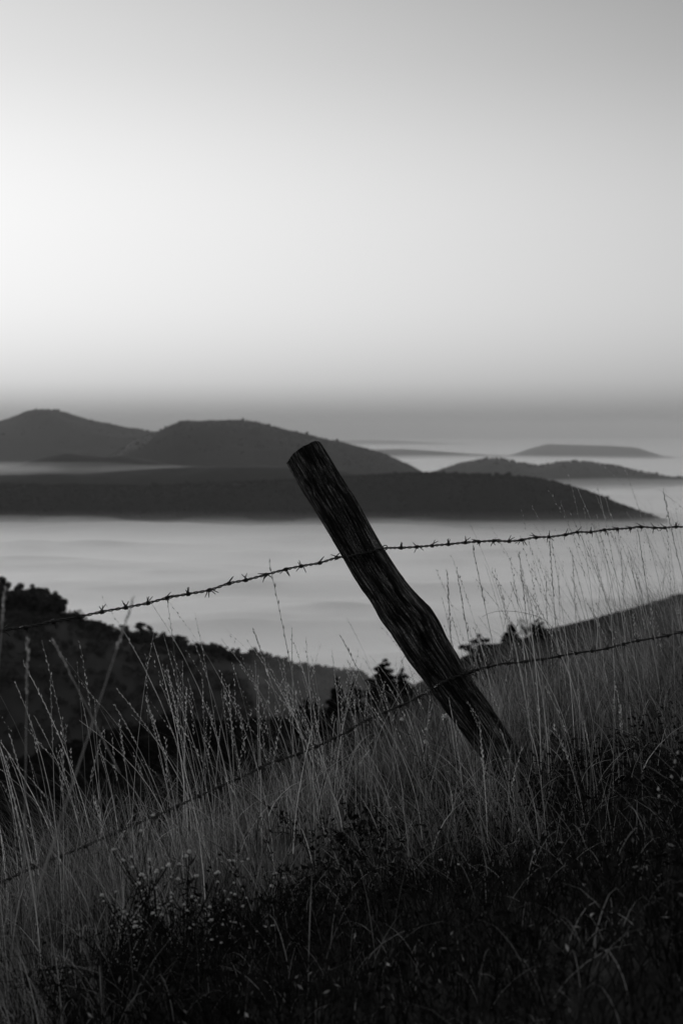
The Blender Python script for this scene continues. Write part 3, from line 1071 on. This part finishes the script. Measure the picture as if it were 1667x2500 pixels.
def tall_grass():
    X, Y, Z, px, py = scatter(23500, 3.0, 10.0)
    edge = np.interp(px, BX, BY)
    patch = fbm(X * 1.8, Y * 1.8, seed=71, octaves=3)
    dens = np.clip(.5 + 1.1 * patch, .04, 1)
    tx, ty, *_ = scatter(1130, 3.0, 9.0)
    tk = rng.random(len(X)) < .68                              # most stems stand in tufts
    ti = rng.integers(0, 1130, len(X)); ang = rng.uniform(0, 6.28, len(X)); rr = .075 * np.sqrt(rng.random(len(X)))
    ox, oy = np.cos(ang) * rr, np.sin(ang) * rr
    X = np.where(tk, tx[ti] + ox, X); Y = np.where(tk, ty[ti] + oy, Y); Z = zg(X, Y); px, py = to_px(X, Y, Z)
    edge = np.interp(px, BX, BY)
    dens = np.where(tk, .5, np.clip(.5 + 1.1 * patch, .04, 1))
    spread = np.stack([np.where(tk, ox, 0), np.where(tk, oy, 0)], -1) * 1.6
    mid = np.exp(-((px - 1010) / 230) ** 2)                   # the stand is thin round the post
    soft = np.clip((edge - 30 - py) / 150, 0, 1)
    keep = (rng.random(len(X)) < soft * dens * np.where(Y > 6.0, .12, .48) * (1 - .68 * mid)) & (Y < crest_y(X) + 1.3)
    X, Y, Z, px, mid, spread = X[keep], Y[keep], Z[keep], px[keep], mid[keep], spread[keep]
    right = np.clip((px - 950) / 500, 0, 1)
    # a tuft that hides the foot of the post
    k = 26
    X = np.append(X, rng.uniform(.18, .95, k)); Y = np.append(Y, rng.uniform(4.15, 4.7, k)); Z = zg(X, Y)
    n = len(X)
    hm = np.append(.63 + .14 * right - .16 * mid, np.full(k, .36))
    h = hm * rng.normal(1, .22, n).clip(.45, 1.6)
    base = np.stack([X, Y, Z - .01], -1)
    lean = wind(n, h, -.16, .11)
    lean[:len(spread)] += spread
    two = rng.random(n) < .5
    st, hd = stalk_geo(base[two], h[two], lean[two], rng.uniform(.0016, .0035, two.sum()), 1.7, (.2, .38), 18, .0085)
    s2, h2 = stalk_geo(base[~two], h[~two], lean[~two] * 1.25, rng.uniform(.0014, .0030, (~two).sum()), 2.3, (.08, .16), 9, .0065)
    o = link('tall_grass', mesh_np(np.vstack([st[0], s2[0]]), [np.vstack([st[1], s2[1] + len(st[0])])]), M_STRAW)
    tag(o, 'tall dry grass stems along the fence, leaning left', 'grass', kind='stuff')
    o = link('grass_seed_heads', mesh_np(np.vstack([hd[0], h2[0]]), [np.vstack([hd[1], h2[1] + len(hd[0])])]), M_STRAWHEAD)
    tag(o, 'thin spiked seed heads of the tall dry grass', 'grass', kind='stuff')
    # broader leaf blades
    m = 1250
    q = rng.integers(0, n, m)
    b = base[q] + np.stack([rng.normal(0, .03, m), rng.normal(0, .03, m), np.zeros(m)], -1)
    b[:, 2] = zg(b[:, 0], b[:, 1]) - .01
    hh = rng.uniform(.18, .5, m)
    V, Q, _ = ribbons(b, hh, wind(m, hh, -.25, .35), rng.uniform(.003, .0062, m), 8, 1.9, .4)
    o = link('grass_blades', mesh_np(V, [Q]), M_THATCH)
    tag(o, 'broad drooping dry leaf blades among the tall stems', 'grass', kind='stuff')
    # broken and bent stems among them
    m = 1600
    q = rng.integers(0, n, m)
    b = base[q] + np.stack([rng.normal(0, .06, m), rng.normal(0, .06, m), np.zeros(m)], -1)
    b[:, 2] = zg(b[:, 0], b[:, 1]) + rng.uniform(0, .18, m)
    hh = rng.uniform(.10, .38, m); a = rng.uniform(0, 6.28, m); L = rng.uniform(.08, .38, m)
    V, Q, _ = ribbons(b, hh, np.stack([np.cos(a) * L, np.sin(a) * L], -1), rng.uniform(.0012, .0028, m), 7, 1.4, .75)
    o = link('bent_grass', mesh_np(V, [Q]), M_STRAW)
    tag(o, 'broken and bent dry stems tangled in the tall grass', 'grass', kind='stuff')
    return n


def thatch():
    X, Y, Z, px, py = scatter(173000, 2.4, 10.5)
    edge = np.interp(px, BX, BY)
    patch = fbm(X * 2.2, Y * 2.2, seed=73, octaves=4)
    soft = np.clip((edge + 120 + 170 * patch - py) / 420, 0, 1)
    keep = (rng.random(len(X)) < soft * np.clip(.30 + 1.6 * patch, .05, 1) * np.where((py < edge - 330) & (px < 1150), .62, 1)) & (Y < crest_y(X) + 2.0)
    X, Y, Z, patch, px, soft = X[keep], Y[keep], Z[keep], patch[keep], px[keep], soft[keep]
    n = len(X)
    h = rng.uniform(.07, .40, n) * (1 + .6 * np.clip(patch, -.6, .6)) * (.55 + .45 * soft) * np.where(px > 1150, 1.15, 1)
    V, Q, _ = ribbons(np.stack([X, Y, Z - .01], -1), h, wind(n, h, -.17, .36), rng.uniform(.0010, .0034, n), 5, 1.6, .15)
    o = link('dry_grass', mesh_np(V, [Q]), M_THATCH)
    tag(o, 'thick dry grass growing round the foot of the post', 'grass', kind='stuff')
    return n


def dark_herbs():
    # fine dark blades over the whole near slope
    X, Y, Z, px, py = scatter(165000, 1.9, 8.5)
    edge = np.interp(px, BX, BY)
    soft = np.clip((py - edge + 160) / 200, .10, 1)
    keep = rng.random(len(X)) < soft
    X, Y, Z = X[keep], Y[keep], Z[keep]
    n = len(X)
    h = rng.uniform(.03, .17, n)
    V, Q, _ = ribbons(np.stack([X, Y, Z - .005], -1), h, wind(n, h, -.1, .5), rng.uniform(.0018, .005, n), 3, 1.6, .2)
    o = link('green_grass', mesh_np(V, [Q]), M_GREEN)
    tag(o, 'short dark green grass on the near slope', 'grass', kind='stuff')
    # small leaves of the creeping herbs
    X, Y, Z, px, py = scatter(110000, 1.9, 7.5)
    edge = np.interp(px, BX, BY)
    patch = fbm(X * 3, Y * 3, seed=77, octaves=3)
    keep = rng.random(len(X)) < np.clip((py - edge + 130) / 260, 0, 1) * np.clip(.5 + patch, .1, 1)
    X, Y, Z, patch = X[keep], Y[keep], Z[keep], patch[keep]
    n = len(X)
    c = np.stack([X, Y, Z + rng.random(n) * (.10 + .16 * np.clip(patch + .2, 0, 1))], -1)
    a = rng.normal(size=(n, 3)); a[:, 2] *= .6; a /= np.linalg.norm(a, axis=1, keepdims=True)
    b = np.cross(a, rng.normal(size=(n, 3))); b /= np.linalg.norm(b, axis=1, keepdims=True)
    s = rng.uniform(.005, .014, (n, 1))
    V = np.stack([c - a * s, c + b * s * .45, c + a * s, c - b * s * .45], 1).reshape(-1, 3)
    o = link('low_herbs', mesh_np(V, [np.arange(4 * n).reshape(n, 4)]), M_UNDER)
    tag(o, 'dark low leafy herbs covering the near slope', 'undergrowth', kind='stuff')
    # small dead leaves and bits of chaff caught in it
    X, Y, Z, px, py = scatter(4300, 1.9, 6.5)
    edge = np.interp(px, BX, BY)
    keep = (py > edge - 200) & (rng.random(len(X)) < np.clip(.4 + fbm(X * 2, Y * 2, seed=81, octaves=2), .05, 1))
    X, Y, Z = X[keep], Y[keep], Z[keep]; n = len(X)
    c = np.stack([X, Y, Z + rng.uniform(.02, .14, n)], -1)
    a = rng.normal(size=(n, 3)); a /= np.linalg.norm(a, axis=1, keepdims=True)
    b = np.cross(a, rng.normal(size=(n, 3))); b /= np.linalg.norm(b, axis=1, keepdims=True)
    s = rng.uniform(.003, .011, (n, 1))
    V = np.stack([c - a * s, c + b * s * .35, c + a * s, c - b * s * .35], 1).reshape(-1, 3)
    o = link('dead_leaves', mesh_np(V, [np.arange(4 * n).reshape(n, 4)]), M_STRAWDULL)
    tag(o, 'small pale dead leaves caught in the dark grass', 'leaves', kind='stuff')
    # scattered bleached blades lying in the dark part
    X, Y, Z, px, py = scatter(12800, 1.9, 6.5)
    edge = np.interp(px, BX, BY)
    patch = fbm(X * 2.5, Y * 2.5, seed=79, octaves=2)
    keep = (py > edge - 40) & (rng.random(len(X)) < np.clip(.35 + patch, .05, 1))
    X, Y, Z = X[keep], Y[keep], Z[keep]
    n = len(X)
    h = rng.uniform(.04, .26, n) * rng.random(n) ** .5
    V, Q, _ = ribbons(np.stack([X, Y, Z + .01], -1), h, wind(n, h + .04, -.05, .5), rng.uniform(.0014, .0034, n), 5, 1.3, .5)
    o = link('dead_grass', mesh_np(V, [Q]), M_STRAWDULL)
    tag(o, 'sparse bleached dead blades lying in the dark grass', 'grass', kind='stuff')


M_STRAWDULL = mat_leaf('dull dead grass', .2, .42, .3, 9.0, .7)
nt_ = tall_grass(); nth = thatch(); dark_herbs()
print('tall', nt_, 'thatch', nth)


# single stalks that stand out
def lone_stalk(tip, foot, Y, label, width=.0028, bow=.0, head=.2, nsp=16, arch=None):
    """foot and tip given as directions at a distance; the foot goes down to the ground"""
    p1 = P(*tip, Y); p0 = P(*foot, Y)
    g = float(zg(p0[0], Y))
    d = p0 - p1
    if p0[2] > g and arch is None:
        p0 = p0 + d * min((p0[2] - g) / max(-d[2], 1e-3), .8)
    t = np.linspace(0, 1, 26)[:, None]
    path = p0 * (1 - t) + p1 * t + np.array([1.0, 0, 0]) * bow * np.sin(t * np.pi)
    if arch is not None: path = smooth_path(np.array([P(*q, Y) for q in arch]), 8)
    m = len(path)
    root = empty('grass_stalk', tuple(path[0]), label, 'grass stalk')
    V, Q, T = tube(path - path[0], np.linspace(width / 2, width / 4, m), 5)
    link('stem', mesh_np(V, [Q, T], True), M_STRAW, root)
    if nsp:
        L = np.linspace(1 - head, 1, nsp) * (m - 1)
        HV = []
        for k, f in enumerate(L):
            i = min(int(f), m - 2); p = path[i] + (path[i + 1] - path[i]) * (f - i)
            dd = path[i + 1] - path[i]; dd /= np.linalg.norm(dd)
            an = rng.uniform(0, 6.28); sd = np.array([math.cos(an), math.sin(an), 0])
            ax = dd + sd * .3; ax /= np.linalg.norm(ax)
            l = (.012 if Y > 3.5 else .0085) * rng.uniform(.8, 1.4)
            c1 = np.cross(ax, rng.normal(size=3)); c1 /= np.linalg.norm(c1); c2 = np.cross(ax, c1)
            for c_ in (c1, c2):
                HV += [p, p + ax * l * .45 + c_ * l * .2, p + ax * l * 1.15, p + ax * l * .45 - c_ * l * .2]
        HV = np.array(HV) - path[0]
        link('seed_head', mesh_np(HV, [np.arange(len(HV)).reshape(-1, 4)]), M_STRAWHEAD, root)
    return root


lone_stalk((325, 1464), (184, 1895), 2.3, 'close blurred stalk slanting to the right, its tip crossing the upper wire at the left', .0032, head=.16)
lone_stalk((68, 1564), (63, 1900), 2.5, 'straight upright stalk near the left edge, blurred', .0030, head=.22)
lone_stalk((14, 1440), (3, 1560), 2.5, 'stalk cut by the left edge, rising past the wire', .0030, head=.4)
lone_stalk((133, 1567), (222, 1745), 2.7, 'thick blurred stalk leaning left beside the upright one', .0030, head=.3)
lone_stalk((658, 1376), (722, 1800), 4.4, 'tall thin stalk left of the post that reaches the upper wire', .0028, .02, head=.5, nsp=20)
lone_stalk((1618, 1200), (1672, 1410), 5.6, 'tallest stalk at the right, rising far above the upper wire', .003, -.01, head=.45, nsp=22)
lone_stalk((1154, 1338), (1200, 1560), 5.2, 'slender stalk touching the upper wire right of the post', .0028, head=.35, nsp=18)
lone_stalk((1091, 1398), (1102, 1600), 5.0, 'upright stalk nearest the right side of the post', .003, head=.4, nsp=16)
lone_stalk((1116, 1402), (1150, 1600), 5.1, 'stalk leaning left just beside the upright one by the post', .003, head=.4, nsp=16)
lone_stalk((1267, 1354), (1290, 1560), 5.4, 'dark straight stalk under the middle of the right wire span', .003, head=.4, nsp=18)
lone_stalk((1341, 1319), (1356, 1540), 5.6, 'tall stalk whose tip hides behind the wire right of centre', .003, head=.35, nsp=18)
lone_stalk((1557, 1300), (1580, 1450), 5.7, 'tall stalk ending just under the wire near the right edge', .003, head=.4, nsp=18)
lone_stalk((620, 1540), (680, 1720), 4.3, 'stalk leaning left against the fog between hill and post', .003, head=.4, nsp=16)
lone_stalk((834, 1558), (960, 1800), 4.6, 'stalk leaning left just left of the lower post', .003, head=.4, nsp=16)
lone_stalk((0, 0), (0, 0), 5.2, 'bare dead stem arching sideways above the pasture trees', .0028, nsp=0,
           arch=[(1390, 1640), (1372, 1580), (1345, 1530), (1318, 1508), (1290, 1499), (1255, 1493), (1220, 1492), (1195, 1497), (1176, 1506)])
lone_stalk((0, 0), (0, 0), 4.6, 'pale dead stem slanting across the grass below the lower wire', .0032, nsp=0,
           arch=[(730, 1935), (770, 1900), (812, 1868), (850, 1845), (880, 1828)])


# ---------------------------------------------------------------- dry weeds and flowers
def fluff(r, n, st):
    """a small woolly seed head"""
    d = st.normal(size=(n, 3)); d[:, 2] = np.abs(d[:, 2]) * .9 - .25; d /= np.linalg.norm(d, axis=1, keepdims=True)
    c = d * r * st.uniform(.3, .9, (n, 1))
    a = d + .5 * st.normal(size=(n, 3)); a /= np.linalg.norm(a, axis=1, keepdims=True)
    b = np.cross(a, st.normal(size=(n, 3))); b /= np.linalg.norm(b, axis=1, keepdims=True)
    s = r * st.uniform(.3, .6, (n, 1))
    V = np.stack([c - a * s, c + b * s * .4, c + a * s, c - b * s * .4], 1).reshape(-1, 3)
    return V, np.arange(4 * n).reshape(n, 4)


def flower_plant(h, nhead, seed, label, group=None, r=.0042, name='flower_plant'):
    st = np.random.default_rng(seed)
    root = empty(name, (0, 0, 0), label, 'wildflower', group)
    mb = MB(); lf = MB(); heads = []
    top = np.array([st.normal() * .05 - .04, st.normal() * .04, h])
    mb.add(*tube(smooth_path([[0, 0, 0], top * .5 + [.012, 0, 0], top], 5), .0013, 5)); heads.append(top)
    for k in range(nhead - 1):
        f = st.uniform(.35, .8); b = top * f
        a = st.uniform(0, 6.28); e = b + np.array([math.cos(a) * .07, math.sin(a) * .06, st.uniform(.05, .14) * h / .3])
        mb.add(*tube(smooth_path([b, (b + e) / 2 + [0, 0, -.008], e], 4), .0009, 5)); heads.append(e)
    for k in range(22):
        f = st.uniform(.05, .9); c = top * f; a = st.uniform(0, 6.28); d = np.array([math.cos(a), math.sin(a), st.uniform(-.2, .7)]); l = st.uniform(.012, .03)
        sd = np.cross(d, [0, 0, 1.0]); sd /= np.linalg.norm(sd)
        lf.add(np.array([c, c + d * l * .5 + sd * l * .16, c + d * l, c + d * l * .5 - sd * l * .16]), np.array([[0, 1, 2, 3]]))
    link('stem', mb.mesh(True), M_WEED, root)
    link('leaves', lf.mesh(), M_WEED, root)
    for e in heads:
        V, Q = fluff(r * st.uniform(.7, 1.25), 60, st)
        hd = link('flower_head', mesh_np(V, [Q]), M_FLOWER, root); hd.location = tuple(e)
    return root


G = 'pale headed wildflowers in the grass at the lower left'
LAB = 'small wildflower with pale woolly heads on dark stems in the lower left grass'
fp = [flower_plant(.26, 5 + i, 500 + i, LAB, G) for i in range(4)]
tops = [(320, 2086), (363, 2067), (402, 2068), (212, 2160), (250, 2188), (295, 2170), (352, 2204), (325, 2222), (385, 2200), (430, 2164), (470, 2150), (498, 2155), (408, 2222), (450, 2230), (505, 2234), (533, 2240), (545, 2268), (228, 2234), (263, 2330), (505, 2336), (430, 2300), (372, 2250), (300, 2225), (580, 2262), (240, 2390), (540, 2145), (1590, 1866)]
for i, (px, py) in enumerate(tops):
    Y = 3.15 + .35 * rng.random() if px < 1000 else 5.0
    p = P(px, py, Y); g = float(zg(p[0], Y)); h = p[2] - g
    if h < .06:
        Y = 3.0; p = P(px, py, Y); g = float(zg(p[0], Y)); h = max(p[2] - g, .06)
    sc_ = max(h, .08) / .26
    o = fp[i] if i < 4 else dup(fp[i % 4], (0, 0, 0))
    o.location = (p[0] + .04 * sc_, Y, g); o.scale = (min(sc_, 1.2), min(sc_, 1.2), sc_); o.rotation_euler = (0, 0, i * .9)
    if px > 1000: o.scale = (.6, .6, o.scale[2])
    if px > 1000: o['label'] = 'single wildflower with pale heads in dark grass at the right'; del o['group']

for i, (px, py, lab) in enumerate([(1085, 1751, 'wildflower with one large round woolly head in front of the post foot'),
                                   (1050, 1762, 'wildflower with small nodding pale heads left of the round woolly one')]):
    Y = 4.75; p = P(px, py, Y); g = float(zg(p[0], Y))
    o = flower_plant(p[2] - g, 1 + 2 * i, 530 + i, lab, r=.012 - .004 * i)
    o.location = (p[0] + .04, Y, g)


def dark_weed(h, spread, nb, seed, label, name='dry_weed', leaf=.012):
    """branching dark dead weed with small leaves and seed pods"""
    st = np.random.default_rng(seed)
    root = empty(name, (0, 0, 0), label, 'weed')
    mb = MB(); lf = MB()
    for b in range(nb):
        a = st.uniform(0, 6.28); hh = h * st.uniform(.6, 1.0)
        e = np.array([math.cos(a) * spread * st.uniform(.3, 1) - .1 * h, math.sin(a) * spread * .7, hh])
        path = smooth_path([[0, 0, 0], e * [.35, .35, .55] + st.normal(size=3) * .01, e * [.75, .75, .9] + st.normal(size=3) * .01, e], 6)
        mb.add(*tube(path, np.linspace(.0020, .0008, len(path)), 5))
        for k in range(9):
            i = int(st.integers(len(path) // 4, len(path) - 1)); p = path[i]
            q = p + np.array([st.normal() * .05, st.normal() * .04, abs(st.normal()) * .035])
            mb.add(*tube(np.array([p, (p + q) / 2 + [0, 0, .004], q]), .0007, 4))
            for w in range(5):
                f = st.random(); c = p + (q - p) * f; d = st.normal(size=3); d /= np.linalg.norm(d); l = leaf * st.uniform(.6, 1.5)
                sd = np.cross(d, st.normal(size=3)); sd /= np.linalg.norm(sd)
                lf.add(np.array([c, c + d * l * .5 + sd * l * .25, c + d * l, c + d * l * .5 - sd * l * .25]), np.array([[0, 1, 2, 3]]))
    link('stem', mb.mesh(True), M_WEED, root)
    link('leaves', lf.mesh(), M_WEED, root)
    return root


weeds = [
    (745, 1960, 4.2, .10, 2, 'tall single stemmed dark weed with short side leaves, middle of the grass', .013),
    (850, 2005, 4.25, .12, 5, 'dark leafy weed with a dense knot of leaves right of the single stemmed one', .017),
    (930, 2050, 4.4, .16, 6, 'dark spreading weed below the fluffy flowers', .010),
    (1010, 2010, 4.5, .18, 6, 'dark wiry weed in front of the foot of the post', .009),
    (1130, 1990, 4.6, .24, 8, 'broad tangle of dark weed left of the post foot', .009),
    (1230, 2000, 4.6, .22, 8, 'tangled dark weed right below the post foot', .010),
    (1350, 1960, 4.8, .22, 7, 'dark weed on the slope right of the post foot', .010),
    (1480, 1900, 5.0, .22, 7, 'dark weed among dry grass toward the right edge', .010),
    (1610, 1850, 5.1, .24, 8, 'dark bushy weed at the right edge of the slope', .010),
    (600, 2230, 3.5, .20, 8, 'dark bushy weed right of the pale wildflowers', .010),
    (430, 2290, 3.3, .22, 8, 'dark weed below the pale wildflowers', .010),
    (290, 2300, 3.3, .20, 7, 'dark weed left below the pale wildflowers', .010),
    (700, 2160, 3.8, .18, 6, 'dark weed on the edge of the dark slope, centre', .010),
    (150, 2370, 3.2, .16, 5, 'dark weed in the pale grass at the lower left', .010),
]
for i, (px, py, Y, sp, nb, lab, lf_) in enumerate(weeds):
    p = P(px, py, Y); g = float(zg(p[0], Y)); h = max(p[2] - g, .16)
    o = dark_weed(h, sp, nb, 600 + i, lab, leaf=lf_)
    o.location = (p[0] + .1 * h, Y, g)

# ---------------------------------------------------------------- sky, sun, camera
SUN_EL, SUN_AZ = math.radians(7), math.radians(-32)    # azimuth left of straight ahead
w = bpy.data.worlds.new('World'); scene.world = w; w.use_nodes = True
nt = w.node_tree; nt.nodes.clear()
out = nt.nodes.new('ShaderNodeOutputWorld'); bg = nt.nodes.new('ShaderNodeBackground')
tc = nt.nodes.new('ShaderNodeTexCoord')
sep = nt.nodes.new('ShaderNodeSeparateXYZ'); nt.links.new(tc.outputs['Generated'], sep.inputs[0])


def M(op, a, b=None, c=None):
    n = nt.nodes.new('ShaderNodeMath'); n.operation = op
    for k, v in enumerate((a, b, c)):
        if v is None: continue
        if isinstance(v, (int, float)): n.inputs[k].default_value = v
        else: nt.links.new(v, n.inputs[k])
    return n.outputs[0]


x_, y_, z_ = sep.outputs
hl = M('MAXIMUM', M('SQRT', M('ADD', M('MULTIPLY', x_, x_), M('MULTIPLY', y_, y_))), 1e-4)
ca = M('DIVIDE', M('ADD', M('MULTIPLY', x_, math.sin(SUN_AZ)), M('MULTIPLY', y_, math.cos(SUN_AZ))), hl)
pw = M('MINIMUM', M('ADD', 2.8, M('MULTIPLY', M('MULTIPLY', z_, z_), 30.0)), 6.0)
azf = M('ADD', M('POWER', M('MULTIPLY', M('ADD', ca, 1.0), .5), pw), .11)
# towards the zenith the direction stops mattering
zf = M('SMOOTH_MIN', M('POWER', M('MAXIMUM', z_, 0.0), 2.2), 1.0, 0.0)
azm = M('ADD', M('MULTIPLY', azf, M('SUBTRACT', 1.0, zf)), M('MULTIPLY', zf, .45))
el = M('DIVIDE', M('ARCTAN2', z_, hl), math.pi / 2)       # elevation, 0 horizon to 1 zenith
u = M('POWER', M('MAXIMUM', el, 0.0), .5)
rp = nt.nodes.new('ShaderNodeValToRGB'); rp.color_ramp.interpolation = 'B_SPLINE'
stops = [(0, .22), (.55, .26), (1.15, .42), (2.0, .56), (3.3, .68), (4.9, .765), (7.4, .81), (9.4, .82), (11.4, .785), (13, .735), (14.5, .69), (17, .65), (25, .54), (45, .60), (90, .63)]
e = rp.color_ramp.elements
while len(e) < len(stops): e.new(.5)
for el_, (deg, v) in zip(e, stops):
    el_.position = math.sqrt(deg / 90); v2 = v / .915; el_.color = grey(v2)
nt.links.new(u, rp.inputs['Fac'])
sky = nt.nodes.new('ShaderNodeTexSky'); sky.sky_type = 'NISHITA'; sky.sun_disc = False
sky.sun_elevation = SUN_EL; sky.sun_rotation = SUN_AZ
bw = nt.nodes.new('ShaderNodeRGBToBW'); nt.links.new(sky.outputs[0], bw.inputs[0])
SKY_K = 10.0
tot = M('MULTIPLY', M('MULTIPLY', rp.outputs['Color'], azm), SKY_K)
tot = M('ADD', tot, M('MULTIPLY', bw.outputs[0], .05))
cb = nt.nodes.new('ShaderNodeCombineColor')
for k in range(3): nt.links.new(tot, cb.inputs[k])
nt.links.new(cb.outputs[0], bg.inputs['Color'])
bg.inputs['Strength'].default_value = .1
nt.links.new(bg.outputs[0], out.inputs['Surface'])

sd = bpy.data.lights.new('sun', 'SUN'); sd.energy = 1.0; sd.angle = math.radians(14); sd.color = (1, 1, 1)
so = bpy.data.objects.new('sun', sd); col.objects.link(so)
dirv = Vector((math.sin(SUN_AZ) * math.cos(SUN_EL), math.cos(SUN_AZ) * math.cos(SUN_EL), math.sin(SUN_EL)))
so.rotation_euler = (-dirv).to_track_quat('-Z', 'Y').to_euler()

cam = bpy.data.cameras.new('camera'); co = bpy.data.objects.new('camera', cam); col.objects.link(co)
co.rotation_euler = (math.pi / 2, 0, 0)
cam.sensor_fit = 'VERTICAL'; cam.sensor_height = 36; cam.sensor_width = 24; cam.lens = 50
cam.shift_y = -(1250 - HZ) / 2500
cam.clip_start = .05; cam.clip_end = 200000
cam.dof.use_dof = True; cam.dof.focus_distance = 5.0; cam.dof.aperture_fstop = 4.5
scene.camera = co

vs = scene.view_settings
vs.view_transform = 'Standard'; vs.look = 'None'; vs.exposure = 0; vs.gamma = 1; vs.use_curve_mapping = False
scene.render.engine = 'CYCLES'
cy = scene.cycles
cy.max_bounces = 8; cy.diffuse_bounces = 4; cy.glossy_bounces = 2; cy.transmission_bounces = 4; cy.volume_bounces = 2; cy.sample_clamp_indirect = 2.0; cy.transparent_max_bounces = 8
cy.use_denoising = True
cy.use_adaptive_sampling = False
try:
    cy.denoiser = 'OPENIMAGEDENOISE'; cy.denoising_input_passes = 'RGB_ALBEDO_NORMAL'
except Exception as ex:
    print(ex)
